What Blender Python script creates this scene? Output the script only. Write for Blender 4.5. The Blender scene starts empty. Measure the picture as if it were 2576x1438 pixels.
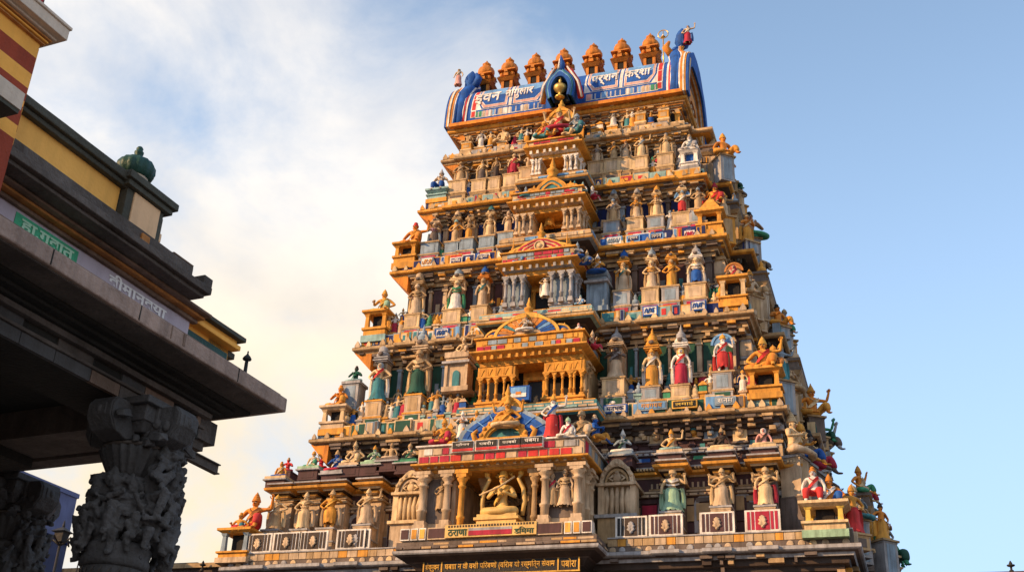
import bpy, math, random
from mathutils import Vector, Matrix, noise
PI=math.pi; rad=math.radians
S=bpy.context.scene; COL=S.collection
rnd=random.Random(7)

# ------------------------------------------------------------------ camera
CAM=Vector((11.3362,-33.4724,1.7))
CR=Vector((.9493083,.31143735,.04266773)); CU=Vector((.10356727,-.43802869,.89297519)); CF=Vector((-.29679551,.84328978,.44807898))
cd=bpy.data.cameras.new('camera'); co=bpy.data.objects.new('camera',cd); COL.objects.link(co)
co.matrix_world=Matrix(((CR.x,CU.x,-CF.x,CAM.x),(CR.y,CU.y,-CF.y,CAM.y),(CR.z,CU.z,-CF.z,CAM.z),(0,0,0,1)))
cd.sensor_width=36; cd.lens=36*3000/2576; cd.clip_start=.1; cd.clip_end=3000; S.camera=co
def ray(px,py): return (CF*3000+CR*(px-1288)-CU*(py-719)).normalized()
def at(px,py,y):                       # where the sight line of a survey point meets the upright plane y
    d=ray(px,py); return CAM+d*((y-CAM.y)/d.y)
def atx(px,py,x):
    d=ray(px,py); return CAM+d*((x-CAM.x)/d.x)

# ------------------------------------------------------------------ materials
MATS={}
def mat(name,rgb,rough=.75,vary=.30,dirt=.62,bump=.35,scale=1.0,dirtcol=None,metal=0.0):
    m=bpy.data.materials.new(name); m.use_nodes=True; nt=m.node_tree; N=nt.nodes; L=nt.links
    b=N['Principled BSDF']; b.inputs['Roughness'].default_value=rough; b.inputs['Metallic'].default_value=metal
    b.inputs['Specular IOR Level'].default_value=.25
    tc=N.new('ShaderNodeNewGeometry')
    n1=N.new('ShaderNodeTexNoise'); n1.inputs['Scale'].default_value=2.3*scale; n1.inputs['Detail'].default_value=6; L.new(tc.outputs['Position'],n1.inputs['Vector'])
    mp=N.new('ShaderNodeMapping'); mp.inputs['Scale'].default_value=(5*scale,5*scale,.7*scale); L.new(tc.outputs['Position'],mp.inputs['Vector'])
    n2=N.new('ShaderNodeTexNoise'); n2.inputs['Scale'].default_value=1.6; n2.inputs['Detail'].default_value=5; n2.inputs['Roughness'].default_value=.65; L.new(mp.outputs[0],n2.inputs['Vector'])
    n3=N.new('ShaderNodeTexNoise'); n3.inputs['Scale'].default_value=28*scale; n3.inputs['Detail'].default_value=4; L.new(tc.outputs['Position'],n3.inputs['Vector'])
    mr=N.new('ShaderNodeMapRange'); mr.inputs[1].default_value=.3; mr.inputs[2].default_value=.7; mr.inputs[3].default_value=1-vary; mr.inputs[4].default_value=1+vary*.6; L.new(n1.outputs[0],mr.inputs[0])
    hs=N.new('ShaderNodeHueSaturation'); hs.inputs['Color'].default_value=(*rgb,1); L.new(mr.outputs[0],hs.inputs['Value'])
    r2=N.new('ShaderNodeMapRange'); r2.inputs[1].default_value=.44; r2.inputs[2].default_value=.70; r2.inputs[3].default_value=0; r2.inputs[4].default_value=dirt; L.new(n2.outputs[0],r2.inputs[0])
    mx=N.new('ShaderNodeMix'); mx.data_type='RGBA'; L.new(r2.outputs[0],mx.inputs[0]); L.new(hs.outputs[0],mx.inputs[6])
    mx.inputs[7].default_value=(*(dirtcol or (rgb[0]*.25+.02,rgb[1]*.22+.018,rgb[2]*.2+.015)),1)
    L.new(mx.outputs[2],b.inputs['Base Color'])
    bp=N.new('ShaderNodeBump'); bp.inputs['Strength'].default_value=bump; bp.inputs['Distance'].default_value=.03; L.new(n3.outputs[0],bp.inputs['Height']); L.new(bp.outputs[0],b.inputs['Normal'])
    MATS[name]=m; return m
PAL=dict(cream=(.66,.49,.28),tan=(.45,.31,.165),sand=(.54,.41,.275),ochre=(.66,.315,.052),orange=(.66,.24,.035),gold=(.72,.42,.085),
 white=(.76,.73,.68),grey=(.36,.36,.375),bluegrey=(.25,.33,.41),mauve=(.150,.118,.102),brown=(.058,.041,.034),maroon=(.085,.042,.045),red=(.55,.04,.04),
 crimson=(.42,.025,.06),blue=(.016,.10,.40),ltblue=(.16,.36,.66),teal=(.05,.22,.26),paleteal=(.26,.42,.42),green=(.05,.27,.15),dkgreen=(.018,.085,.06),
 palegreen=(.32,.50,.34),navy=(.012,.025,.13),black=(.008,.008,.01),pink=(.72,.36,.32),skin=(.62,.36,.24),yellow=(.78,.55,.12),purple=(.30,.18,.30),darkwin=(.012,.010,.010))
for k,v in PAL.items(): mat(k,v)
MATS['black'].node_tree.nodes['Principled BSDF'].inputs['Roughness'].default_value=.5
mat('stone',(.088,.085,.086),.85,.35,.5,.5); mat('darkstone',(.12,.10,.088),.9,.4,.5,.6); mat('shadestone',(.030,.029,.026),.9,.4,.4,.5)  # shadestone has the shade of the pavilion interior put into its colour
mat('eavestone',(.37,.265,.215),.85,.3,.55,.5); mat('brownstone',(.23,.155,.115),.9,.35,.5,.5); mat('friezepaint',(.54,.48,.56),.8,.12,.18,.25); mat('letterwhite',(.92,.92,.93),.7,.05,.0,.1); mat('lettergreen',(.45,.75,.55),.7,.05,.0,.1); mat('idolgold',(.68,.45,.15),.5,.25,.4,.3)
mat('signgreen',(.07,.46,.25),.6,.2,.25); mat('wallyellow',(.92,.48,.11),.75,.1,.18,.2); mat('wallpink',(.82,.53,.30),.75,.12,.25,.2); mat('coping',(.085,.085,.068),.85,.3,.4,.4)
mat('rustorange',(.50,.21,.06),.8,.3,.5,.4); mat('brickred',(.34,.06,.028),.8,.2,.3,.3); mat('bandyellow',(.95,.46,.085),.75,.12,.15,.2); mat('copper',(.025,.085,.072),.5,.35,.45,.3)
mat('iron',(.025,.025,.025),.6,.2,.2,.2); mat('bluewall',(.13,.17,.34),.8,.15,.2,.1); mat('kalasha',(.56,.20,.024),.55,.35,.55,.5,scale=2.0); mat('earth',(.22,.17,.12),.95,.3,.3,.5); mat('paving',(.26,.23,.2),.9,.3,.3,.4)
mat('rooftile',(.09,.05,.04),.9,.3,.4,.5); mat('cornicecream',(.66,.55,.44),.8,.15,.3,.25); mat('gilt',(.70,.45,.12),.35,.15,.2,.1,metal=.7)

# ------------------------------------------------------------------ mesh builder
class MB:
    def __init__(s): s.v=[]; s.f=[]; s.m=[]; s.sm=[]; s.names=[]
    def mi(s,n):
        if n not in s.names: s.names.append(n)
        return s.names.index(n)
    def add(s,vs,fs,m,smooth=False,M=None):
        o=len(s.v); 
        for p in vs: s.v.append(tuple(M@Vector(p)) if M is not None else tuple(p))
        k=s.mi(m)
        for f in fs: s.f.append([o+i for i in f]); s.m.append(k); s.sm.append(smooth)
    def bx(s,x0,x1,y0,y1,z0,z1,m,M=None):
        if x0>x1:x0,x1=x1,x0
        if y0>y1:y0,y1=y1,y0
        if z0>z1:z0,z1=z1,z0
        s.add([(x0,y0,z0),(x1,y0,z0),(x1,y1,z0),(x0,y1,z0),(x0,y0,z1),(x1,y0,z1),(x1,y1,z1),(x0,y1,z1)],
          [(0,3,2,1),(4,5,6,7),(0,1,5,4),(1,2,6,5),(2,3,7,6),(3,0,4,7)],m,False,M)
    def frus(s,cx,cy,z0,z1,a0,b0,a1,b1,m,M=None):       # tapered box
        v=[]
        for z,a,b in((z0,a0,b0),(z1,a1,b1)): v+=[(cx-a,cy-b,z),(cx+a,cy-b,z),(cx+a,cy+b,z),(cx-a,cy+b,z)]
        s.add(v,[(0,3,2,1),(4,5,6,7),(0,1,5,4),(1,2,6,5),(2,3,7,6),(3,0,4,7)],m,False,M)
    def lathe(s,prof,n,m,c=(0,0,0),M=None,smooth=True,sx=1,sy=1,rib=0,ph=0,ribn=0):
        v=[];f=[]
        for r,z in prof:
            for i in range(n):
                a=2*PI*(i+ph)/n; q=r*(1+rib*math.cos(ribn*a)) if rib else r
                v.append((c[0]+q*sx*math.cos(a),c[1]+q*sy*math.sin(a),c[2]+z))
        for j in range(len(prof)-1):
            for i in range(n):
                k=(i+1)%n; f.append((j*n+i,j*n+k,(j+1)*n+k,(j+1)*n+i))
        f.append(tuple(range(n-1,-1,-1))); o=(len(prof)-1)*n; f.append(tuple(o+i for i in range(n)))
        s.add(v,f,m,smooth,M)
    def tube(s,pts,rs,n,m,M=None,smooth=True,flat=1):
        v=[];f=[];pts=[Vector(p) for p in pts]
        if not hasattr(rs,'__len__'): rs=[rs]*len(pts)
        for j,p in enumerate(pts):
            t=(pts[min(j+1,len(pts)-1)]-pts[max(j-1,0)]).normalized()
            a=Vector((0,1,0)) if abs(t.y)<.9 else Vector((1,0,0))
            u=t.cross(a).normalized(); w=t.cross(u)
            for i in range(n):
                an=2*PI*i/n; v.append(p+u*math.cos(an)*rs[j]+w*math.sin(an)*rs[j]*flat)
        for j in range(len(pts)-1):
            for i in range(n):
                k=(i+1)%n; f.append((j*n+i,j*n+k,(j+1)*n+k,(j+1)*n+i))
        f.append(tuple(range(n-1,-1,-1))); o=(len(pts)-1)*n; f.append(tuple(o+i for i in range(n)))
        s.add(v,f,m,smooth,M)
    def ball(s,c,r,m,n=10,sx=1,sy=1,sz=1,M=None):
        pr=[(max(.001,r*math.sin(PI*j/6)),-r*math.cos(PI*j/6)*sz) for j in range(7)]
        s.lathe(pr,n,m,c,M,True,sx,sy)
    def prism(s,poly,y0,y1,m,M=None,smooth=False):          # poly in xz, extruded along y
        n=len(poly); v=[(x,y0,z) for x,z in poly]+[(x,y1,z) for x,z in poly]
        f=[tuple(range(n)),tuple(range(2*n-1,n-1,-1))]+[(i,n+i,n+(i+1)%n,(i+1)%n) for i in range(n)]
        s.add(v,f,m,smooth,M)
    def ring(s,outer,inner,y0,y1,m,M=None):                 # band between two open outlines (xz), extruded along y
        n=len(outer); v=[]
        for y in(y0,y1): v+=[(x,y,z) for x,z in outer]+[(x,y,z) for x,z in inner]
        f=[]
        for i in range(n-1):
            f+=[(i,i+1,n+i+1,n+i),(2*n+i,3*n+i,3*n+i+1,2*n+i+1),(i,2*n+i,2*n+i+1,i+1),(n+i,n+i+1,3*n+i+1,3*n+i)]
        f+=[(0,n,3*n,2*n),(n-1,3*n-1,4*n-1,2*n-1)]
        s.add(v,f,m,False,M)
    def sweep(s,path,prof,mats):                            # rectilinear path (xy, outward on its right), profile (out,z)
        n=len(path); nr=[]
        for i in range(n-1):
            d=Vector((path[i+1][0]-path[i][0],path[i+1][1]-path[i][1])).normalized(); nr.append(Vector((d.y,-d.x)))
        rows=[]
        for i,p in enumerate(path):
            if i==0:o=nr[0]
            elif i==n-1:o=nr[-1]
            else:
                a,b=nr[i-1],nr[i]; o=a+b if abs(a.dot(b))<.5 else a
            rows.append([(p[0]+o.x*d,p[1]+o.y*d,z) for d,z in prof])
        k=len(prof)
        for j in range(k-1):
            v=[];f=[]
            for i in range(n): v+=[rows[i][j],rows[i][j+1]]
            for i in range(n-1): f.append((2*i,2*i+1,2*i+3,2*i+2))
            s.add(v,f,mats[j] if isinstance(mats,(list,tuple)) else mats)
    def mesh(s,name='m'):
        me=bpy.data.meshes.new(name); me.from_pydata(s.v,[],s.f)
        for n in s.names: me.materials.append(MATS[n])
        me.polygons.foreach_set('material_index',s.m); me.polygons.foreach_set('use_smooth',s.sm); me.update(); return me
    def build(s,name,parent=None,M=None):
        o=bpy.data.objects.new(name,s.mesh(name)); COL.objects.link(o)
        if parent is not None: o.parent=parent
        if M is not None: o.matrix_basis=M
        return o
def link(name,me,parent=None,loc=None,mats=None):
    o=bpy.data.objects.new(name,me); COL.objects.link(o)
    if parent is not None:o.parent=parent
    if loc is not None:o.location=loc
    if mats:
        for i,n in enumerate(mats):
            if n: o.material_slots[i].link='OBJECT'; o.material_slots[i].material=MATS[n]
    return o
def tag(o,label=None,cat=None,group=None,kind=None):
    if label and 'from the top' not in label:
        for q in('second','third','fourth'): label=label.replace(q+' tier',q+'-from-top tier')
        label=label.replace('fifth tier','fifth-from-top tier')
    for k,v in(('label',label),('category',cat),('group',group),('kind',kind)):
        if v:o[k]=v
    return o
def thing(name,label,cat,loc=(0,0,0),rz=0,group=None):
    o=bpy.data.objects.new(name,None); COL.objects.link(o); o.empty_display_size=.3; o.location=loc; o.rotation_euler=(0,0,rz); return tag(o,label,cat,group)
def textmesh(body,size,matname,depth=.015,bold=0.0):
    c=bpy.data.curves.new('lettering','FONT'); c.body=body; c.size=size; c.extrude=depth; c.offset=bold; c.align_x='CENTER'; c.align_y='CENTER'; c.resolution_u=2
    o=bpy.data.objects.new('lettering',c); COL.objects.link(o)
    dg=bpy.context.evaluated_depsgraph_get(); dg.update()
    me=bpy.data.meshes.new_from_object(o.evaluated_get(dg)); bpy.data.objects.remove(o); bpy.data.curves.remove(c)
    me.materials.clear(); me.materials.append(MATS[matname])
    for p in me.polygons:p.material_index=0
    return me
def fit_text(body,w,h,matname,parent,cx,y,cz,depth=.015,rot=None,bold=0.0):   # lettering on an upright face looking to -y
    me=textmesh(body,1,matname,depth,bold); xs=[v.co.x for v in me.vertices]; ys=[v.co.y for v in me.vertices]
    if not xs:return
    mx,my=(max(xs)+min(xs))/2,(max(ys)+min(ys))/2; sx=w/(max(xs)-min(xs)); sy=h/(max(ys)-min(ys))
    for v in me.vertices: v.co=((v.co.x-mx)*sx,-v.co.z,(v.co.y-my)*sy)
    me.flip_normals() if False else None
    o=link('lettering',me,parent,(cx,y,cz)); 
    if rot is not None:o.rotation_euler=rot
    return o
#==PART2==
# ------------------------------------------------------------------ statue prototypes (1.7 m figures facing -y)
def skin_mesh(verts,edges,radii,name,root=0,lv=2):
    me=bpy.data.meshes.new(name); me.from_pydata(verts,edges,[])
    o=bpy.data.objects.new(name,me); COL.objects.link(o)
    bpy.context.view_layer.objects.active=o; bpy.ops.mesh.customdata_skin_add(); k=o.modifiers.new('s','SKIN'); sv=me.skin_vertices[0].data
    for i,r in enumerate(radii):
        sv[i].radius=r if hasattr(r,'__len__') else (r,r); sv[i].use_root=(i==root)
    k.use_smooth_shade=True; k.branch_smoothing=.3
    b=o.modifiers.new('b','SUBSURF'); b.levels=lv; b.render_levels=lv
    dg=bpy.context.evaluated_depsgraph_get(); dg.update()
    out=bpy.data.meshes.new_from_object(o.evaluated_get(dg)); out.name=name
    bpy.data.objects.remove(o); bpy.data.meshes.remove(me)
    out.materials.clear(); out.materials.append(MATS['cream'])
    for p in out.polygons:p.use_smooth=True
    return out
def addmesh(me,mb):                       # append builder geometry to a mesh (same body)
    vs=[tuple(v.co) for v in me.vertices]; fs=[tuple(p.vertices) for p in me.polygons]
    q=MB(); q.names=['cream']; q.v=vs; q.f=[list(f) for f in fs]; q.m=[0]*len(fs); q.sm=[True]*len(fs)
    o=len(q.v); q.v+=mb.v; q.f+=[[o+i for i in f] for f in mb.f]; q.m+=[0]*len(mb.f); q.sm+=mb.sm
    return q.mesh(me.name)
def fingers(mb,w,d,side):                 # palm, four unequal fingers and a thumb, slightly curled
    d=Vector(d).normalized(); a=Vector((0,-1,0)) if abs(d.y)<.8 else Vector((0,0,1)); u=d.cross(a).normalized(); n=u.cross(d); w=Vector(w)
    for i,(l,o) in enumerate(((.075,-.03),(.09,-.01),(.085,.011),(.065,.031))):
        b=w+d*.06+u*o; mb.tube([b,b+d*l*.6+n*.008,b+d*l+n*.035],[.013,.012,.008],5,'cream')
    b=w+d*.015+u*(-.035*side); mb.tube([b,b+d*.04-u*.03*side+n*.02,b+d*.075-u*.025*side+n*.03],[.014,.012,.008],5,'cream')
ARM=dict(  # elbow, wrist, hand end for the right-hand side (+x); mirrored for the other
 down=((.30,.02,1.13),(.30,-.06,.90),(.29,-.09,.80)),
 hip=((.40,.05,1.15),(.24,-.09,.99),(.17,-.13,.97)),
 raise_=((.37,-.03,1.17),(.36,-.17,1.40),(.36,-.19,1.51)),
 high=((.42,.0,1.38),(.46,-.06,1.64),(.47,-.07,1.75)),
 chest=((.33,-.06,1.15),(.13,-.24,1.22),(.06,-.26,1.26)),
 fwd=((.31,-.08,1.14),(.22,-.30,1.12),(.18,-.38,1.15)),
 flute=((.36,-.06,1.22),(.20,-.25,1.35),(.13,-.27,1.38)),
 out=((.44,0,1.22),(.58,-.1,1.05),(.63,-.14,.98)),
 knee=((.34,-.05,.62+.5),(.34,-.25,.40+.55),(.35,-.33,.90)))
def body(name,arms,legs='stand',back=None,twist=0.0,base=0.0):
    # arms: (left key,right key); back: second pair for four-armed figures
    V=[];E=[];Rr=[]
    def p(c,r,par=None):
        V.append(c);Rr.append(r); 
        if par is not None:E.append((par,len(V)-1))
        return len(V)-1
    dz=-.72 if legs!='stand' else 0.0
    t=twist
    pel=p((0,0,.90+dz),(.135,.115)); wa=p((t*.4,-.005,1.06+dz),(.115,.10),pel); ch=p((t,-.01,1.26+dz),(.165,.115),wa); up=p((t,0,1.37+dz),(.13,.095),ch)
    nk=p((t,0,1.45+dz),(.055,.055),up); hd=p((t,-.015,1.53+dz),(.078,.088),nk); h2=p((t,-.01,1.61+dz),(.085,.095),hd); h3=p((t,0,1.685+dz),(.055,.06),h2)
    fg=MB()
    def arm(key,s,zz=0):
        e,w,h=[Vector((q[0]*s+t,q[1],q[2]+dz+zz)) for q in ARM[key]]
        sh=p((s*.19+t,0,1.37+dz),(.065,.065),up); el=p(tuple(e),(.045,.045),sh); wr=p(tuple(w),(.033,.033),el); ha=p(tuple(w+(h-w)*.75),(.036,.026),wr)
        fingers(fg,w,h-w,s)
    arm(arms[0],-1);arm(arms[1],1)
    if back:
        for s in(-1,1):
            e,w,h=[Vector((q[0]*s+t,q[1]+.07,q[2]+dz)) for q in ARM[back]]
            sh=p((s*.17+t,.05,1.33+dz),(.055,.055),up); el=p(tuple(e),(.042,.042),sh); wr=p(tuple(w),(.03,.03),el); p(tuple(w+(h-w)*.7),(.034,.026),wr); fingers(fg,w,h-w,s)
    LV=[]
    for s in(-1,1):
        if legs=='stand':
            L=[((s*.095,0,.84),(.10,.10)),((s*.115,-.025,.48),(.068,.068)),((s*.12,.02,.12),(.042,.042)),((s*.13,-.05,.04),(.045,.03)),((s*.15,-.17,.025),(.04,.02))]
        elif legs=='cross':
            L=[((s*.13,-.02,.13),(.11,.10)),((s*.40,-.20,.09),(.085,.075)),((s*.12,-.36,.06),(.06,.05)),((-s*.06,-.38,.05),(.045,.035))]
        elif legs=='throne':
            L=[((s*.12,-.05,.15),(.11,.10)),((s*.19,-.40,.17),(.08,.08)),((s*.19,-.42,-.20),(.05,.05)),((s*.20,-.46,-.29),(.045,.035)),((s*.21,-.56,-.31),(.04,.022))]
        else:   # ease: one leg folded, the other hanging / knee up
            if s<0: L=[((s*.13,-.02,.13),(.11,.10)),((s*.40,-.22,.09),(.085,.075)),((s*.12,-.36,.06),(.06,.05)),((-s*.02,-.40,.05),(.045,.035))]
            else: L=[((s*.13,-.05,.14),(.11,.10)),((s*.27,-.30,.44),(.08,.08)),((s*.26,-.36,.12),(.055,.055)),((s*.27,-.43,.03),(.045,.03)),((s*.28,-.53,.02),(.04,.02))]
        par=pel
        for c,r in L: par=p(c,r,par)
        LV.append(L)
    me=skin_mesh(V,E,Rr,name,0,2)
    # nose and ears stay on the same surface mesh
    zc=1.55+dz
    fg.tube([(t,-.085,zc+.04),(t,-.118,zc-.005),(t,-.09,zc-.015)],[.010,.018,.010],6,'cream')
    for s in(-1,1): fg.ball((t+s*.083,0,zc),.024,'cream',6,.5,.8,1.4)
    return addmesh(me,fg),LV,dz,t
def leg_robe(LV,dz,name,grow=.035,stop=None):
    V=[(0,0,.90+dz),(0,0,1.0+dz)];E=[(0,1)];Rr=[(.175,.15),(.15,.125)]
    for L in LV:
        par=0
        for c,r in L[:stop]:
            V.append(c);Rr.append((r[0]+grow,r[1]+grow));E.append((par,len(V)-1));par=len(V)-1
    return skin_mesh(V,E,Rr,name,0,2)
def skirt(name,flare=.02,z0=.10,pl=9,amp=.05,top=1.0,split=0):
    b=MB();n=40;v=[];f=[];prof=[(.150,top),(.185,top-.12),(.19,top-.25),(.185,.55),(.185+flare,.3),(.195+flare*2,z0)]
    for j,(r,z) in enumerate(prof):
        for i in range(n):
            a=2*PI*i/n; k=(j/5.)**.8
            q=r*(1+amp*k*math.cos(pl*a+1.2*math.sin(a*2))+.03*k*math.cos(23*a))
            fr=math.exp(-((a-1.5*PI)/.35)**2)*.035*k
            v.append((q*1.05*math.cos(a),q*.80*math.sin(a)-fr,z-.03*k*math.cos(pl*a)))
    for j in range(5):
        for i in range(n):
            k=(i+1)%n;f.append((j*n+k,j*n+i,(j+1)*n+i,(j+1)*n+k))
    b.add(v,f,'cream',True); 
    b.lathe([(.152,0),(.168,.02),(.168,.05),(.150,.07)],20,'cream',(0,0,top-.05),None,True,1,.82)
    return b.mesh(name)
def facemesh(dz,t):
    b=MB();z=1.575+dz
    for s in(-1,1):
        b.ball((t+s*.034,-.088,z),.016,'white',8,1.25,.6,.75); b.ball((t+s*.034,-.098,z),.0085,'black',6,1,.5,1)
        b.tube([(t+s*.012,-.096,z+.026),(t+s*.036,-.098,z+.036),(t+s*.06,-.085,z+.024)],.006,5,'black')
    b.tube([(t-.026,-.088,z-.068),(t,-.098,z-.072),(t+.026,-.088,z-.068)],[.004,.010,.004],6,'red')
    b.ball((t,-.098,z+.062),.007,'red',6,1,.5,1.4)
    return b.mesh('face')
def sashmesh(dz,t,kind=0):
    b=MB()
    def band(pts,w,th,m='cream'):
        pts=[Vector(p) for p in pts];v=[];f=[]
        for j,p in enumerate(pts):
            tt=(pts[min(j+1,len(pts)-1)]-pts[max(j-1,0)]).normalized(); out=Vector((p.x-t,p.y,0)).normalized() if Vector((p.x-t,p.y,0)).length>.02 else Vector((0,-1,0)); u=tt.cross(out).normalized()
            o2=out*th
            v+=[p+u*w,p-u*w,p-u*w+o2,p+u*w+o2]
        for j in range(len(pts)-1):
            q=4*j
            for a in range(4): f.append((q+a,q+(a+1)%4,q+4+(a+1)%4,q+4+a))
        f+=[(3,2,1,0),(len(v)-4,len(v)-3,len(v)-2,len(v)-1)]
        b.add(v,f,m,False)
    if kind in(0,2): band([(t+.16,.06,1.40+dz),(t+.15,-.09,1.38+dz),(t+.06,-.135,1.26+dz),(t-.06,-.13,1.12+dz),(-.15,-.09,1.0+dz),(-.17,.02,.96+dz)],.045,.014)
    if kind in(1,):
        band([(t-.20,.03,1.40+dz),(t-.14,-.10,1.33+dz),(t,-.145,1.24+dz),(t+.14,-.10,1.33+dz),(t+.20,.03,1.40+dz)],.05,.014)
        band([(t-.17,-.02,1.20+dz),(t-.08,-.14,1.10+dz),(t+.08,-.14,1.10+dz),(t+.17,-.02,1.20+dz)],.03,.012)
    # beads and arm rings
    b.tube([(t-.10,-.06,1.42+dz),(t-.06,-.13,1.33+dz),(t,-.15,1.28+dz),(t+.06,-.13,1.33+dz),(t+.10,-.06,1.42+dz)],.014,6,'cream')
    return b.mesh('sash')
def drapemesh():                          # shawl ends hanging from the arms beside the legs
    b=MB()
    for s in(-1,1):
        v=[];f=[];n=7
        for j in range(n):
            k=j/(n-1); z=1.02-.80*k
            for i in range(5):
                u=i/4-.5; v.append((s*(.265+.03*math.sin(k*3)+u*.10*(1+.6*k)),.02+.035*math.cos(i*PI)+.02*k,z))
        for j in range(n-1):
            for i in range(4): f.append((j*5+i,j*5+i+1,j*5+i+6,j*5+i+5))
        m=len(v); v+=[(x,y+.03,z) for x,y,z in v]; f+=[tuple(q+m for q in r[::-1]) for r in f[:]]
        b.add(v,f,'cream',True)
    b.tube([(-.29,.05,1.0),(0,.17,1.02),(.29,.05,1.0)],[.03,.05,.03],6,'cream')
    return b.mesh('shawl')
def crownmesh(kind,dz,t):
    b=MB();z=1.62+dz
    if kind=='tall': b.lathe([(.098,-.02),(.108,.0),(.108,.035),(.085,.05),(.098,.075),(.09,.12),(.072,.14),(.082,.16),(.07,.22),(.05,.24),(.058,.26),(.035,.33),(.016,.35),(.022,.37),(.004,.41)],14,'gold',(t,.0,z),Matrix.Translation((0,0,z*.32))@Matrix.Diagonal((1,1,.68,1)))
    elif kind=='cone': b.lathe([(.10,-.02),(.112,.0),(.105,.04),(.115,.06),(.09,.10),(.07,.2),(.04,.32),(.012,.42),(.02,.44),(.003,.47)],14,'gold',(t,.0,z),Matrix.Translation((0,0,z*.28))@Matrix.Diagonal((1,1,.72,1)))
    elif kind=='bun': b.lathe([(.09,-.03),(.10,.02),(.085,.07),(.05,.09),(.062,.11),(.068,.14),(.045,.18),(.01,.20)],12,'black',(t,.01,z))
    elif kind=='dome': b.lathe([(.10,-.03),(.12,0),(.12,.03),(.10,.05),(.105,.10),(.08,.16),(.04,.2),(.015,.21),(.02,.24),(.003,.27)],14,'gold',(t,0,z))
    elif kind=='hair':
        b.lathe([(.07,-.20),(.11,-.16),(.115,-.05),(.105,.04),(.06,.09),(.01,.10)],14,'black',(t,.03,z),None,True,1,.9)
    elif kind=='fan':
        b.lathe([(.10,-.02),(.11,.02),(.10,.06),(.06,.14),(.01,.2)],14,'gold',(t,0,z))
        for i in range(9):
            a=PI*(.08+.84*i/8); b.tube([(t+.1*math.cos(a),.04,z-.02+.1*math.sin(a)),(t+.30*math.cos(a),.06,z-.02+.30*math.sin(a))],[.03,.018],6,'gold')
    return b.mesh('crown')
POSES=dict(A=('hip','hip'),B=('down','raise_'),C=('chest','down'),D=('hip','flute'),E=('down','down'),F=('hip','high'),G=('chest','chest'),Q=('fwd','hip'))
PROTO={}
def proto(key):
    if key in PROTO: return PROTO[key]
    k=key[0]; 
    if key.startswith('S'):   # seated: S + arms letter + leg letter
        arms=POSES[key[1]]; legs={'c':'cross','t':'throne','e':'ease'}[key[2]]; bk='high' if key.endswith('4') else None
        me,LV,dz,t=body('body',arms,legs,bk); rb=leg_robe(LV,dz,'robe',.03,{'c':None,'t':3,'e':3}[key[2]])
    else:
        bk='raise_' if '4' in key else None; tw=.03 if k in'BDF' else 0
        me,LV,dz,t=body('body',POSES[k],'stand',bk,tw)
        rb=SK['abcd'.index(key[-1])]
    PROTO[key]=(me,rb,dz,t); return PROTO[key]
SK=[skirt('robe',.015,.10,9,.05),skirt('robe',.05,.07,14,.06),skirt('robe',-.01,.30,7,.08),skirt('robe',.03,.06,5,.10)]
SHAWL=drapemesh(); CACHE={}
def cached(fn,*a):
    k=(fn.__name__,)+a
    if k not in CACHE: CACHE[k]=fn(*a)
    return CACHE[k]
def statue(label,pos,height,key='Aa',skin='cream',robe='cream',sash=None,crown='tall',crowncol='gold',face=True,shawl=None,rz=0,ped=None,sashk=0,group=None,flip=False,halo=None,extra=None,wide=1.0):
    me,rb,dz,t=proto(key); seated=key.startswith('S'); base=.02 if not seated else (.0 if key[2]!='t' else -.31)
    wide=wide*1.22; full=(1.69+dz)-base+(.21 if crown in('tall','cone') else .13); s=height/full
    o=thing('seated_statue' if seated else 'standing_statue',label,'statue',pos,rz,group)
    sc=Matrix.Diagonal((s*wide*(-1 if flip else 1),s*wide,s,1)); M=Matrix.Translation((0,0,-base*s))@sc
    def put(n,m,mats):
        c=link(n,m,o,None,mats); c.matrix_basis=M; return c
    put('body',me,[skin]); 
    if robe: put('robe',rb,[robe])
    if sash: put('sash',cached(sashmesh,dz,t,sashk),[sash])
    if crown: put('crown',cached(crownmesh,crown,dz,t),[crowncol])
    if face: put('face',cached(facemesh,dz,t),None)
    if shawl and not seated: put('shawl',SHAWL,[shawl])
    if halo:
        b=MB(); hz=1.45+dz; R=.42; out=[(R*math.cos(PI*i/16),hz+R*1.25*math.sin(PI*i/16)) for i in range(17)]; inn=[(.8*x,hz+(z-hz)*.82) for x,z in out]
        b.ring(out,inn,.14,.22,halo); b.prism([(x*.97,z) for x,z in inn],.17,.2,halo); c=b.build('halo',o,M)
    if ped:                              # ped: list of (half width, half depth, height, colour) from the feet downwards
        b=MB(); z=0
        for hw,hd,h,m in ped:
            b.bx(-hw,hw,-hd,hd,z-h,z,m)
            if h>.16:                    # sunk panel and fillets on each plinth block
                q=min(h*.16,.05); b.bx(-hw-.012,hw+.012,-hd-.012,hd,z-q,z-.004,m); b.bx(-hw-.012,hw+.012,-hd-.012,hd,z-h+.004,z-h+q,m); b.bx(-hw*.62,hw*.62,-hd-.010,-hd+.02,z-h+q*1.6,z-q*1.6,{'sand':'tan','cream':'sand','tan':'mauve','grey':'bluegrey','ochre':'tan'}.get(m,m))
            z-=h
        b.build('pedestal',o)
    if extra:
        b=MB(); nm=extra(b); c=b.build(nm,o,M)
    return o
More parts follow.
